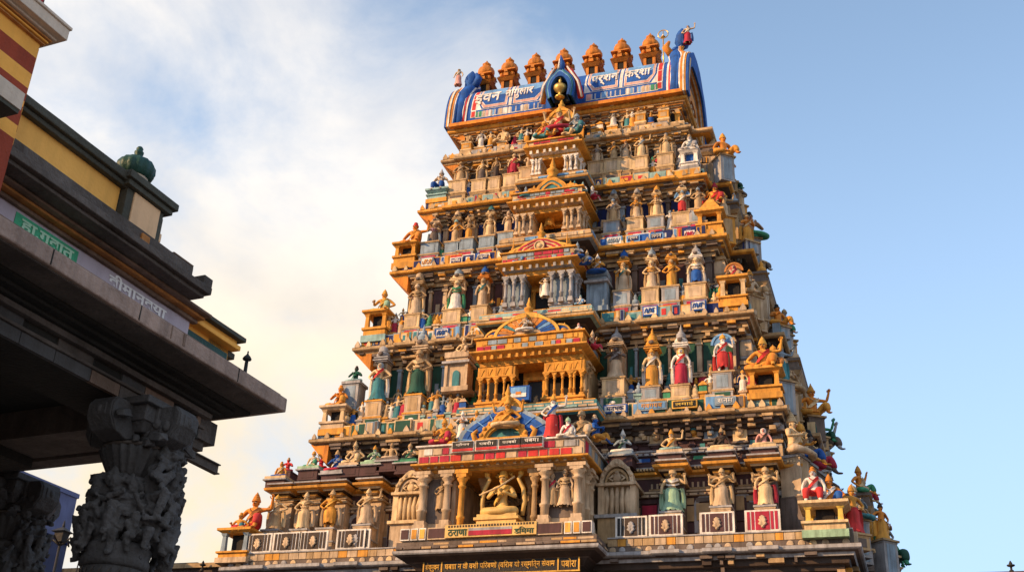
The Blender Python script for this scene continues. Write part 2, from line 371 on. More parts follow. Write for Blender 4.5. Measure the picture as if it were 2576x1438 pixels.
#==PART3==
# ------------------------------------------------------------------ the temple tower
Z=[28.9579,27.5193,25.013,22.1419,18.8162,15.1581,10.4667]; HW=[4.8962,5.0426,5.6511,6.3348,7.1993,8.1206,10.]
Y=[.7539*(10-h) for h in HW]; YC=6.0
OV=[.42,.48,.58,.60,.62,.68,.85]; CH=[.40,.50,.58,.62,.66,.70,.85]
YW=[0]+[Y[i-1]+OV[i-1] for i in range(1,7)]       # front wall plane of tier i
XW=[0]+[HW[i-1]-OV[i-1] for i in range(1,7)]
tower=thing('temple_tower','tall tapering temple gateway tower crowded with painted statues, orange and beige','tower',(0,0,0))
PORCH={6:(-.3,3.15,2.8,10.75,13.15),5:(.03,2.4,1.98,15.45,17.42),4:(.0,2.05,1.45,19.1,21.02),3:(.05,1.75,1.45,22.38,23.88),2:(.08,1.38,1.12,25.2,26.52)}
# bays: statue positions (x) along each ledge, filled from the statue list below
ST={}   # tier -> list of dict
def S_(t,px,pyt,pyb,y,label,**k):
    a=at(px,pyb,y); b=at(px,pyt,y); d=dict(t=t,x=a.x,z=a.z,h=b.z-a.z,y=y,label=label); d.update(k); ST.setdefault(t,[]).append(d)
y6,y5,y4,y3,y2,y1=1.15,2.05,2.75,3.3,3.85,4.05
# bottom tier, standing figures left of the porch
S_(6,688,1243,1335,y6-.15,'beige standing statue leaning a hand on its hip, farthest left of the bottom row',key='Ab',skin='cream',robe='tan',sash='cream',shawl='cream')
S_(6,760,1236,1334,y6-.1,'bearded cream statue holding a long staff, second from left in the bottom row',key='Da',skin='cream',robe='cream',sash='cream',crown='tall',crowncol='cream',sashk=1,shawl='sand')
S_(6,826,1230,1331,y6-.1,'ochre yellow standing statue with crossed scarf, bottom row beside the plain beige figure',key='Dc',skin='ochre',robe='ochre',sash='gold',shawl='sand',crowncol='cream')
S_(6,918,1227,1322,y6-.1,'cream statue lifting a club, bottom row, next to the arched niche left of porch',key='Fb',skin='cream',robe='sand',sash='cream',shawl='sand',crowncol='cream')
S_(6,1691,1180,1290,y6,'cream statue raising one hand with a pale green skirt, bottom row right of porch',key='Bb',skin='cream',robe='palegreen',sash='white',crown='dome',crowncol='cream',shawl='palegreen',sashk=1)
S_(6,1816,1173,1277,y6,'cream four-armed dancing statue with brown cloth, bottom row between the green-skirted and red-backed figures',key='D4d',skin='cream',robe='sand',sash='tan',crowncol='cream',shawl='cream')
S_(6,1927,1174,1275,y6,'cream four-armed standing statue with a red cloth behind it, bottom row far right',key='B4a',skin='cream',robe='cream',sash='cream',crown='dome',crowncol='cream',shawl='crimson')
# fifth tier
S_(5,948,907,1012,y5,'statue with red belly sash and teal skirt, first left on the tier above the bottom',key='Ab',skin='cream',robe='teal',sash='red',crown='hair',crowncol='bluegrey',shawl='white',canopy=('grey','grey'))
S_(5,1047,880,997,y5,'statue in a dark green skirt under a tiered grey-blue canopy, left of the balcony porch',key='Ab',skin='tan',robe='dkgreen',sash='cream',crown='dome',crowncol='tan',shawl='cream',canopy=('sand','bluegrey'),sashk=1)
S_(5,1548,868,957,y5-.1,'grey-brown hooded statue under a wide layered canopy, just right of the balcony porch',key='Gb',skin='mauve',robe='sand',sash='grey',crown='hair',crowncol='brown',canopy=('sand','grey'),wide=1.25)
S_(5,1640,872,977,y5,'tall bare-chested statue in an orange skirt with a golden tiered crown',key='Ea',skin='cream',robe='ochre',sash='white',crown='cone',crowncol='ochre',shawl='white',canopy=('ochre','ochre'))
S_(5,1714,870,973,y5,'statue in a white robe with a broad red sash under a grey pagoda canopy',key='Ea',skin='white',robe='crimson',sash='red',crown='hair',shawl='white',canopy=('white','grey'))
S_(5,1819,842,940,y5,'goddess statue in a bright red sari with a blue halo',key='Bc',skin='white',robe='red',sash='red',crown='dome',crowncol='ochre',shawl='red',halo='ltblue',sashk=0)
# fourth tier
S_(4,1044,715,796,y4,'plain beige draped statue with a bowl-shaped crown, fourth tier, outermost left',key='Ab',skin='tan',robe='sand',sash='tan',crown='dome',crowncol='sand',shawl='cream',canopy=('tan','sand'),sashk=1)
S_(4,1144,706,785,y4,'statue in a white shawl trimmed with green, left of the blue-grey porch',key='Bb',skin='sand',robe='white',sash='green',crown='dome',crowncol='cream',shawl='green',canopy=('cream','bluegrey'),sashk=1,wide=1.15)
S_(4,1212,700,775,y4,'slim statue in teal sash under an orange-brimmed blue canopy beside the blue-grey porch',key='Ea',skin='cream',robe='sand',sash='teal',crown='dome',crowncol='cream',canopy=('orange','blue'))
S_(4,1568,660,737,y4,'beige statue with both hands raised to its chest under a blue-domed canopy, fourth tier',key='Gb',skin='cream',robe='sand',sash='teal',crown='dome',crowncol='tan',shawl='sand',canopy=('ochre','blue'))
S_(4,1639,655,730,y4,'ochre-shouldered statue under a pale blue cone, fourth tier, between beige and orange figures',key='Ab',skin='cream',robe='sand',sash='ochre',crown='dome',crowncol='cream',shawl='tan',canopy=('cream','bluegrey'),sashk=1)
S_(4,1689,652,726,y4,'all-orange statue with one arm akimbo, fourth tier, right half',key='Aa',skin='ochre',robe='ochre',sash='ochre',crown='dome',crowncol='tan',canopy=('ochre',None))
S_(4,1752,648,721,y4,'statue in white shawl and bright blue skirt, fourth tier, nearest the right corner kiosk',key='Ec',skin='cream',robe='blue',sash='white',crown='dome',crowncol='cream',shawl='white',canopy=('white','grey'),sashk=1,wide=1.2)
# third tier
S_(3,1089,560,617,y3,'grey-purple shawled statue, third tier from the top, outermost left',key='Gb',skin='tan',robe='mauve',sash='purple',crown='cone',crowncol='sand',shawl='bluegrey',sashk=1,wide=1.2,canopy=('sand',None))
S_(3,1144,553,614,y3,'ochre-beige statue on a square plinth, third tier, second from the left end',key='Aa',skin='ochre',robe='tan',sash='cream',crown='dome',crowncol='paleteal',canopy=('tan','sand'))
S_(3,1178,550,606,y3,'tan four-armed statue with a conical cap, third tier, third from the left end',key='A4a',skin='tan',robe='ochre',sash='tan',crown='cone',crowncol='tan',canopy=('tan',None))
S_(3,1230,540,600,y3,'cream draped statue under a teal-topped canopy, third tier, left of the porch',key='Ed',skin='cream',robe='cream',sash='cream',crown='dome',crowncol='cream',shawl='cream',canopy=('cream','teal'),sashk=1)
S_(3,1277,532,590,y3,'slender beige statue pressed against the left side of the third-tier porch',key='Ea',skin='sand',robe='sand',sash='tan',crown='dome',crowncol='sand')
S_(3,1542,500,562,y3,'grey-beige statue with hands on hips, third tier, first right of the porch',key='Aa',skin='sand',robe='tan',sash='grey',crown='dome',crowncol='bluegrey',shawl='sand',canopy=('sand','bluegrey'))
S_(3,1601,496,555,y3,'ochre-tinted statue under a tall grey cone, third tier, second right of the porch',key='Gb',skin='ochre',robe='sand',sash='tan',crown='dome',crowncol='tan',shawl='tan',canopy=('tan','grey'))
S_(3,1652,490,550,y3,'cream statue clasping its shawl, third tier, left of the red-skirted figure',key='Gd',skin='cream',robe='cream',sash='cream',crown='dome',crowncol='ochre',shawl='cream',canopy=('cream','ochre'),sashk=1)
S_(3,1716,476,542,y3,'pale bare-bellied statue in vivid red trousers with a blue halo',key='Fc',skin='cream',robe='red',sash='white',crown='cone',crowncol='bluegrey',halo='ltblue',canopy=('cream',None))
S_(3,1757,472,532,y3,'plain tan statue by the right corner of the third tier',key='Aa',skin='tan',robe='tan',sash='sand',crown='dome',crowncol='bluegrey')
# second tier
S_(2,1157,408,463,y2,'stout beige statue with a flat cap, second tier, outermost left',key='Ab',skin='tan',robe='tan',sash='sand',crown='dome',crowncol='tan',shawl='sand',wide=1.2)
S_(2,1210,402,459,y2,'cream and mauve draped statue, second tier, second from the left end',key='Bb',skin='cream',robe='mauve',sash='cream',crown='cone',crowncol='tan',shawl='cream')
S_(2,1247,393,452,y2,'narrow tan statue with a tall topknot, second tier, beside the crimson figure',key='Ea',skin='tan',robe='brown',sash='tan',crown='cone',crowncol='tan',wide=.8)
S_(2,1290,387,445,y2,'statue wearing a long crimson robe, second tier left of the top porch',key='Bc',skin='cream',robe='crimson',sash='crimson',crown='dome',crowncol='cream',shawl='crimson')
S_(2,1329,388,428,y2,'small beige statue squeezed between the crimson figure and the top porch',key='Aa',skin='sand',robe='tan',crown='dome',crowncol='sand',sash=None)
S_(2,1502,364,414,y2,'grey-beige cloaked statue right beside the top porch',key='Gb',skin='sand',robe='sand',sash='grey',crown='bun',crowncol='sand',shawl='sand',sashk=1)
S_(2,1544,357,408,y2,'bare-chested tan statue with bent arms, second tier, second right of the top porch',key='Aa',skin='tan',robe='tan',sash='ochre',crown='dome',crowncol='tan',wide=1.1)
S_(2,1574,350,405,y2,'thin beige statue in a pointed cap, second tier, between two broader figures',key='Ea',skin='sand',robe='sand',sash='mauve',crown='cone',crowncol='orange',shawl='sand')
S_(2,1613,337,402,y2,'golden-crowned statue with a grey girdle and staff, second tier, right half',key='Fb',skin='cream',robe='cream',sash='bluegrey',crown='tall',crowncol='ochre',shawl='tan')
S_(2,1676,333,394,y2,'cream draped statue with a round grey hairstyle, second tier, right end',key='Gd',skin='cream',robe='cream',sash='cream',crown='bun',crowncol='grey',shawl='cream')
# top tier, small figures on plinths
S_(1,1177,332,364,y1,'small tan squatting figure on an orange plinth, topmost gallery, left end',key='SEe',skin='tan',robe='tan',crown='fan',crowncol='tan',sash=None,face=False)
S_(1,1209,329,375,y1,'small white standing statue in the topmost gallery, left end',key='Ea',skin='white',robe='white',crown='dome',crowncol='tan',sash='grey')
S_(1,1266,320,362,y1,'small beige seated figure in the topmost gallery, left of the throne group',key='SEe',skin='cream',robe='cream',crown='fan',crowncol='tan',sash=None)
S_(1,1543,276,322,y1,'small white statue with a curly crown, topmost gallery right of throne group',key='Ab',skin='cream',robe='white',crown='fan',crowncol='tan',sash='grey')
S_(1,1613,264,290,y1,'small tan bust on a tall orange plinth, topmost gallery, right half',key='SEc',skin='tan',robe='tan',crown='fan',crowncol='tan',sash=None,face=False)
S_(1,1671,255,281,y1,'small tan bust on a tall orange plinth, topmost gallery, nearest right corner',key='SEc',skin='ochre',robe='tan',crown='fan',crowncol='tan',sash=None,face=False)
# ---- cornices and ledges
def bays(t): return sorted(d['x'] for d in ST.get(t,[]))
def jogpath(i,dep=.10,hw=.42):
    h=HW[i];p=[(-h,2*YC-Y[i]),(-h,Y[i])]; last=-h
    xs=[x for x in bays(i) if abs(x)<h-.9] if i>0 else []
    iv=[]
    for x in xs:
        a,b=x-hw,x+hw
        if iv and a<iv[-1][1]+.15: iv[-1][1]=b
        else: iv.append([a,b])
    for a,b in iv: p+=[(a,Y[i]),(a,Y[i]-dep),(b,Y[i]-dep),(b,Y[i])]
    p.append((h,Y[i])); a,b=YC-1.9,YC+1.9
    if i>0: p+=[(h,a),(h+.75,a),(h+.75,b),(h,b)]
    p.append((h,2*YC-Y[i])); return p
def plainpath(i,o=0): h=HW[i]+o; return [(-h,2*YC-Y[i]+o),(-h,Y[i]-o),(h,Y[i]-o),(h,2*YC-Y[i]+o)]
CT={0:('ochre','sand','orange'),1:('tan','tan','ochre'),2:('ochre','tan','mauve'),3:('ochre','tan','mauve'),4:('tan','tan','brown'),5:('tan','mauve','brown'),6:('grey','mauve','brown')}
for i in range(7):
    b=MB(); z=Z[i]; ov=OV[i]; h=CH[i]; c=CT[i]
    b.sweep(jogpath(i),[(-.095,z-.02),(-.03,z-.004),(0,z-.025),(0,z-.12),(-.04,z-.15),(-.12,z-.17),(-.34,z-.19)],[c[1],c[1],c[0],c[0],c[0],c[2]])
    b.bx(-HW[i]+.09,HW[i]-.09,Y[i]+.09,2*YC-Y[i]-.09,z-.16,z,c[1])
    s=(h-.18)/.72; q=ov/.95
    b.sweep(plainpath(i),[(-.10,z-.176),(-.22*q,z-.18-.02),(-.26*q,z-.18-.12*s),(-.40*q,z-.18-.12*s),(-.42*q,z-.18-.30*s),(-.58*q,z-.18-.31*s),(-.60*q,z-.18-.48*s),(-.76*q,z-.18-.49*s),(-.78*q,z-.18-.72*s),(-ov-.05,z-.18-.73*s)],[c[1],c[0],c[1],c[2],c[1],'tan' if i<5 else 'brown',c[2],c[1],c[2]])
    d=b; x=-HW[i]+.35                                   # bracket blocks of irregular width under the cornice
    while x<HW[i]-.4:
        w=rnd.choice((.12,.16,.22,.34))
        for lv,(o,zz,hh) in enumerate(((-.16,.185,.10),(-.30*q,.18+.13*s,.15*s),(-.48*q,.18+.32*s,.15*s),(-.66*q,.18+.50*s,.20*s))):
            if rnd.random()<(.72 if i<6 else .22) and abs(x)+w*.8<HW[i]+o-.02:
                ww=w*rnd.uniform(.6,1.3)+.1*(lv==0)
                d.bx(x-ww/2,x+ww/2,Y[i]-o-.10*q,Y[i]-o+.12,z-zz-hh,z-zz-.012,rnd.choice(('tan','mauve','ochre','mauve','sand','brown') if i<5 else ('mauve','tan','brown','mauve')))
        x+=w+rnd.choice((.14,.2,.3,.42))
    if i<6:                                                # plain sloping bracket under the outer corners
        for s_ in(-1,):
            hh=h*1.35; b.prism([(s_*(HW[i]-.03),z-.165),(s_*(HW[i]-.72),z-.165),(s_*(HW[i]-.72),z-hh)],Y[i]+.16,Y[i]+1.5,'orange' if s_<0 else 'ochre')
    y=Y[i]+.4                                              # and along the right flank
    while y<2*YC-Y[i]-.3:
        w=rnd.choice((.14,.22,.34))
        for o,zz,hh in((-.30*q,.18+.13*s,.15*s),(-.48*q,.18+.32*s,.15*s),(-.66*q,.18+.50*s,.20*s)):
            if rnd.random()<.7: d.bx(HW[i]+o-.12,HW[i]+o+.10*q,y-w/2,y+w/2,z-zz-hh,z-zz-.012,rnd.choice(('tan','mauve','ochre')))
        y+=w+rnd.choice((.16,.28,.4))
    x=-HW[i]+.2                                            # small arched ornaments along the drip edge
    while i<6 and x<HW[i]-.1:
        w=rnd.uniform(.06,.11); b.prism([(x-w,z-.03),(x-w,z+.05),(x-w*.5,z+.05+w),(x,z+.07+w*1.5),(x+w*.5,z+.05+w),(x+w,z+.05),(x+w,z-.03)],Y[i]-.02,Y[i]+.08,rnd.choice(('sand','ochre','cream','tan'))); x+=rnd.uniform(.28,.6)
    y=Y[i]+.4
    while i<6 and y<2*YC-Y[i]-.3: b.bx(HW[i]-.05,HW[i]+.03,y,y+.14,z-.03,z+.14,rnd.choice(('sand','ochre','tan'))); y+=rnd.uniform(.3,.6)
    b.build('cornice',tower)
# ---- walls
WP={1:('ochre','tan','brown','ochre','darkwin'),2:('sand','tan','mauve','sand','brown'),3:('sand','mauve','brown','sand','navy'),4:('sand','mauve','brown','grey','maroon'),5:('sand','tan','maroon','sand','dkgreen'),6:('tan','mauve','maroon','sand','maroon')}
def wall(t,z0,z1,yw,xw,pal,upper=True,seed=0):
    r=random.Random(100*t+seed); A,B,Cc,Mm,Wn=pal; H=z1-z0; b=MB(); yb=2*YC-yw
    b.bx(-xw,xw,yw,yb,z0-.3,z1+.5,Cc)
    zm=z0+H*((.56 if t>1 else .2) if upper else .8)
    def cover(F,u0,u1):
        u=u0
        while u<u1-.1:                                     # dressed blocks with dark joints
            w=min(r.uniform(.28,.62),u1-u); zz=z0
            while zz<zm-.12:
                h=min(r.uniform(.28,.6),zm-.10-zz); F(u,u+w-.07,r.uniform(.02,.06),zz,zz+h-.045,r.choice((A,A,B,A,'mauve',Cc)) if r.random()<.93 else r.choice(('teal','crimson','blue','ochre','white','green'))); zz+=h
            u+=w
        F(u0,u1,.13,zm-.075,zm,Mm);F(u0,u1,.09,zm+.05,zm+.11,Mm if t>1 else A); F(u0,u1,.10,z0+H*.22,z0+H*.22+.05,B)
        u=u0
        while u<u1: F(u,u+.05,.15,zm-.06,zm-.012,Cc); u+=r.uniform(.16,.34)
        if not upper: return
        u=u0+.08; top=z1-.02
        while u<u1-.25:                                    # attic: shuttered openings between stubby posts
            w=r.uniform(.24,.46); F(u,u+w,.02,zm+.13,top-.12,Wn); F(u-.02,u+w+.02,.05,top-.12,top-.05,B)
            if r.random()<.5: F(u+w*.3,u+w*.7,.035,zm+.13,zm+.13+(top-zm)*.3,r.choice((B,A,'bluegrey','teal','ochre','white')))
            pw=r.uniform(.10,.24); pc=r.choice((A,B,A,'ochre' if t<5 else 'sand','bluegrey' if t in(3,4,5) else B))
            F(u+w+.02,u+w+pw,.12,zm+.11,top-.22,pc); F(u+w-.02,u+w+pw+.04,.16,top-.24,top-.17,pc); F(u+w+.02,u+w+pw,.09,top-.17,top,B)
            u+=w+pw+.04
    cover(lambda u0,u1,o,a,c,m:b.bx(u0,u1,yw-o,yw+.05,a,c,m),-xw+.02,xw-.02)
    cover(lambda u0,u1,o,a,c,m:b.bx(xw-.05,xw+o,u0,u1,a,c,m),yw+.02,yb-.02)
    b.build('wall',tower)
for t in range(1,6): wall(t,Z[t],Z[t-1]-CH[t-1]+.02,YW[t],XW[t],WP[t])
ZM=Z[6]+3.05                                               # middle ledge of the double-height bottom tier
wall(6,ZM,Z[5]-CH[5]+.02,YW[6],XW[6],('mauve','maroon','maroon','grey','maroon'),True,5)
wall(6,Z[6],ZM-.35,YW[6]-.25,XW[6]+.25,WP[6],False,9)
# painted parapet bands on the ledges
BAND={1:(.30,('grey','sand','tan','cream','mauve','sand'),('grey','cream','tan')),2:(.36,('paleteal','ochre','white','navy','crimson','paleteal','cream','ochre'),('cream','paleteal','ochre')),
 3:(.42,('navy','blue','ochre','white','red','ltblue','navy','cream'),('white','navy','ochre')),4:(.48,('navy','ochre','white','teal','cream','navy','ltblue','paleteal'),('white','ochre','bluegrey')),
 5:(.50,('dkgreen','bluegrey','ochre','mauve','sand','paleteal','dkgreen','ltblue'),('cream','bluegrey','ochre')),6:(.62,('maroon','crimson','black','brown','maroon','ochre'),('white','sand','white'))}
SPOT={}                                                    # lettered panels keep their own place
def band(t):
    hb,inn,frm=BAND[t]; r=random.Random(40+t); b=MB(); xc,bhw=(PORCH[t][0],PORCH[t][1]) if t in PORCH else (-.1,1.0)
    z0=Z[t]+.004; yf=Y[t]+.16
    for side in(-1,1):
        b=MB(); u,e=(-HW[t]+.25,xc-bhw) if side<0 else (xc+bhw,HW[t]-.25)
        while u<e-.12:
            w=min(r.choice((.16,.2,.3,.5,.62)),e-u); bay=min([abs(u+w/2-x) for x in bays(t)] or [9])<.42; o=.10 if bay else 0
            f=r.choice(frm); hh=hb*r.uniform(.86,1.0)
            b.bx(u,u+w-.015,yf-o,yf+.25,z0,z0+hh,f)
            if w>.25:
                b.bx(u+.035,u+w-.05,yf-o-.012,yf-o+.02,z0+.05,z0+hh-.045,r.choice(inn))
                if r.random()<.45: b.bx(u+w*.3,u+w*.62,yf-o-.02,yf-o+.01,z0+.10,z0+hh-.12,r.choice(('white','red','ochre','teal')))
            else: b.bx(u+.03,u+w-.045,yf-o-.012,yf-o+.02,z0+.03,z0+hh-.03,r.choice(inn))
            u+=w
        b.bx(*((-HW[t]+.3,xc-bhw) if side<0 else (xc+bhw,HW[t]-.3)),yf+.2,yf+.34,z0,z0+hb*.8,'brown'); b.build('painted_band',tower)
    b=MB(); b.bx(HW[t]-.6,HW[t]-.2,Y[t]+.3,2*YC-Y[t]-.4,z0,z0+hb*.7,'mauve'); u=Y[t]+.3; xf=HW[t]-.16
    while u<2*YC-Y[t]-.5:
        w=r.choice((.3,.5,.62)); jo=.75 if YC-1.9<u<YC+1.9 else 0
        b.bx(xf+jo-.25,xf+jo,u,u+w-.02,z0,z0+hb*.9,r.choice(frm)); b.bx(xf+jo-.02,xf+jo+.012,u+.04,u+w-.06,z0+.05,z0+hb*.82,r.choice(inn)); u+=w
    b.build('flank_band',tower)
for t in range(1,6): band(t)
def posts(t,yoff,lo,hi,gap,s0,s1,name,seed,figp):
    r=random.Random(seed+t); xs=bays(t); x=-HW[t]+(.9 if name=='pinnacle' else 1.1)
    while x<HW[t]-1.0:
        if min([abs(x-q) for q in xs]+[9])>gap and not (abs(x-.03)<(PORCH[t][1 if name!='pinnacle' else 2]+.22 if t>1 else 1.0)):
            b=MB(); y=(YW[t]-.22) if yoff is None else Y[t]+yoff; H=(Z[t-1]-CH[t-1]-Z[t])*r.uniform(lo,hi); k=r.randrange(4); m=r.choice(('tan','sand','ochre','cream','grey') if t<5 else ('sand','tan','paleteal','ochre','grey')); m2=r.choice((m,'bluegrey','teal' if t in(3,5) else 'ochre','cream','blue','crimson','green','white'))
            b.bx(x-.10,x+.10,y-.12,y+.2,Z[t]-.01,Z[t]+H*.62,m); b.bx(x-.14,x+.14,y-.16,y+.2,Z[t]+H*.62,Z[t]+H*.68,'grey' if k==1 else m); b.bx(x-.06,x+.06,y-.135,y-.1,Z[t]+H*.2,Z[t]+H*.5,m2); zz=Z[t]+H*.68
            fig=r.random()<figp
            if fig: pass
            elif k==0: b.lathe([(.10,0),(.15,.07),(.13,.18),(.05,.24),(.08,.30),(.01,.46)],9,m2,(x,y,zz))
            elif k==1: b.lathe([(.13,0),(.15,.12),(.09,.17),(.11,.2),(.10,.3),(.07,.36),(.08,.38),(.01,.52)],9,m2,(x,y,zz))
            elif k==2: b.lathe([(.15,0),(.16,.05),(.10,.20),(.14,.26),(.05,.31)],9,m2,(x,y,zz)); b.ball((x,y-.02,zz+.37),.075,m,8); b.lathe([(.07,.42),(.05,.5),(.01,.58)],8,'ochre',(x,y,zz))
            else: b.bx(x-.12,x+.12,y-.1,y+.1,zz,zz+.22,m2); b.frus(x,y,zz+.22,zz+.40,.16,.14,.03,.03,m)
            pn=b.build(name,tower)
            if fig:                                        # a small plaster attendant on the post
                me,rb,dz,t_=proto(r.choice(('Aa','Gb','Ea','Bb','Fd'))); sc=r.uniform(.34,.46); M=Matrix.Translation((x,y,zz))@Matrix.Diagonal((sc*1.35,sc,sc,1))
                for nm,mm,cc in(('attendant_figure',me,('cream','tan','ochre','bluegrey','white','cream')),('robe',rb,('sand','crimson','blue','green','teal','ochre','white','tan')),('crown',cached(crownmesh,r.choice(('tall','dome','cone')),dz,t_),('ochre','bluegrey','tan'))):
                    q_=link(nm,mm,pn,None,[r.choice(cc)]); q_.matrix_basis=M
        x+=r.uniform(s0,s1)
for t in range(1,6): posts(t,None,.46,.70,.30,.20,.34,'pinnacle',70,.35)
for t in range(2,6): posts(t,.52,.28,.44,.36,.18,.30,'ledge_post',170,.62)
# bottom ledge: tiled kerb with white slotted balustrade panels
b=MB(); r=random.Random(3); yf=Y[6]+.15
for s in(-1,1):
    b=MB(); u,e=(-HW[6]+.2,-3.4) if s<0 else (2.85,HW[6]-.2)
    b.bx(u,e,yf+.02,yf+.4,Z[6]+.004,Z[6]+.40,'mauve')
    while u<e-.1:
        w=min(r.uniform(.22,.36),e-u); b.bx(u,u+w-.02,yf,yf+.1,Z[6]+.18,Z[6]+.39,r.choice(('ochre','sand','tan','sand'))); 
        if r.random()<.8: b.lathe([(.10,0),(.10,.02),(.08,.03)],10,r.choice(('sand','cream','grey')),(0,0,0),Matrix.Translation((u+w/2,yf+.02,Z[6]+.06))@Matrix.Rotation(PI/2,4,'X'),False)
        u+=w
    b.bx(*((-HW[6]+.2,-3.4) if s<0 else (2.85,HW[6]-.2)),yf-.03,yf+.42,Z[6]+.40,Z[6]+.44,'grey'); b.build('tiled_kerb',tower)
b=MB(); b.bx(HW[6]-.7,HW[6]-.2,Y[6]+.3,2*YC-.3,Z[6]+.004,Z[6]+.3,'mauve'); b.bx(HW[6]-.3,HW[6]+.5,YC-1.8,YC+1.8,Z[6]+.004,Z[6]+.3,'mauve')
u=Y[6]+.4
while u<2*YC-.4:
    jo=.75 if YC-1.9<u<YC+1.9 else 0
    b.bx(HW[6]-.4+jo,HW[6]-.1+jo,u,u+.4,Z[6]+.004,Z[6]+.40,r.choice(('ochre','sand','tan','mauve'))); u+=.43
b.build('tiled_kerb',tower)
def slotpanel(x,z,w,h,y,inner,motif):
    b=MB(); b.bx(x-w/2,x+w/2,y,y+.08,z,z+h,'white'); n=3
    for s in(-1,1):
        for k in range(2): xx=x+s*(w*.27+k*w*.12); b.bx(xx-.04,xx+.04,y-.012,y+.02,z+.05,z+h-.05,inner)
    b.bx(x-w*.2,x+w*.2,y-.014,y+.02,z+.04,z+h-.05,inner if inner!='black' else 'brown')
    for k in range(7):
        a=PI*(k+.5)/7; b.tube([(x,y-.03,z+h*.22),(x+w*.10*math.cos(a),y-.03,z+h*.3+h*.42*math.sin(a))],[.02,.045],6,motif)
    b.ball((x,y-.03,z+h*.22),.05,motif,8); b.build('balustrade_panel',tower)
for d in ST[6]:
    slotpanel(d['x'],Z[6]+.44,1.0,.62,Y[6]+.12,'crimson' if d['x']>7 else 'maroon' if d['x']>0 else 'brown','sand')
for x in (-5.3,3.55): slotpanel(x,Z[6]+.44,.95,.62,Y[6]+.16,'black','grey')
#==PART4==
# ---- central porches
def column(parent,x,y,z0,z1,r,m,n=10,cap=None):
    b=MB(); h=z1-z0; cap=cap or m
    b.bx(x-r*1.5,x+r*1.5,y-r*1.5,y+r*1.5,z0,z0+h*.07,m); b.bx(x-r*1.25,x+r*1.25,y-r*1.25,y+r*1.25,z0+h*.07,z0+h*.14,m)
    b.lathe([(r,h*.14),(r*1.05,h*.3),(r*1.3,h*.31),(r*1.3,h*.34),(r*.95,h*.35),(r*.85,h*.74),(r*1.25,h*.75),(r*1.3,h*.775),(r*.9,h*.79),(r*1.1,h*.83),(r*1.7,h*.87),(r*1.75,h*.89)],n,m,(x,y,z0))
    b.bx(x-r*1.6,x+r*1.6,y-r*1.6,y+r*1.6,z0+h*.89,z0+h*.94,cap); b.bx(x-r*2.2,x+r*2.2,y-r*1.7,y+r*1.7,z0+h*.94,z1,cap)
    return b.build('column',parent)
def tilerow(b,x0,x1,y,z0,z1,cols,r,proud=.02,wr=(.25,.6),frame=None,gap=.018):
    if frame: b.bx(x0,x1,y,y+.1,z0,z1,frame)
    u=x0+.02
    while u<x1-.06:
        w=min(r.uniform(*wr),x1-u); b.bx(u+gap,u+w-gap,y-proud,y+.06,z0+.025,z1-.025,r.choice(cols)); u+=w
PC={6:dict(pier='sand',col='tan',corn='ochre',base=('mauve','ochre','sand','mauve','tan'),fr='mauve',att=('crimson','red','crimson','sand','bluegrey'),attf='sand'),
 5:dict(pier='ochre',col='ochre',corn='ochre',base=('paleteal','sand','cream','paleteal','sand'),fr='teal',att=('ochre','ochre','bluegrey','crimson'),attf='ochre'),
 4:dict(pier='bluegrey',col='grey',corn='ochre',base=('cream','sand','paleteal','cream','red','cream'),fr='paleteal',att=('crimson','crimson','bluegrey'),attf='tan'),
 3:dict(pier='cream',col='sand',corn='ochre',base=('ltblue','cream','tan','cream','sand'),fr='bluegrey',att=('crimson','bluegrey','crimson'),attf='cream'),
 2:dict(pier='cream',col='white',corn='ochre',base=('paleteal','cream','ltblue','teal','white'),fr='bluegrey',att=('crimson','crimson','mauve'),attf='cream')}
DOOR={6:(-1.72,.92,11.05),5:(-.42,.42,15.9),4:(-.50,.42,19.55),3:(-.50,.62,22.6),2:(-.42,.44,25.3)}
PORCHES={}
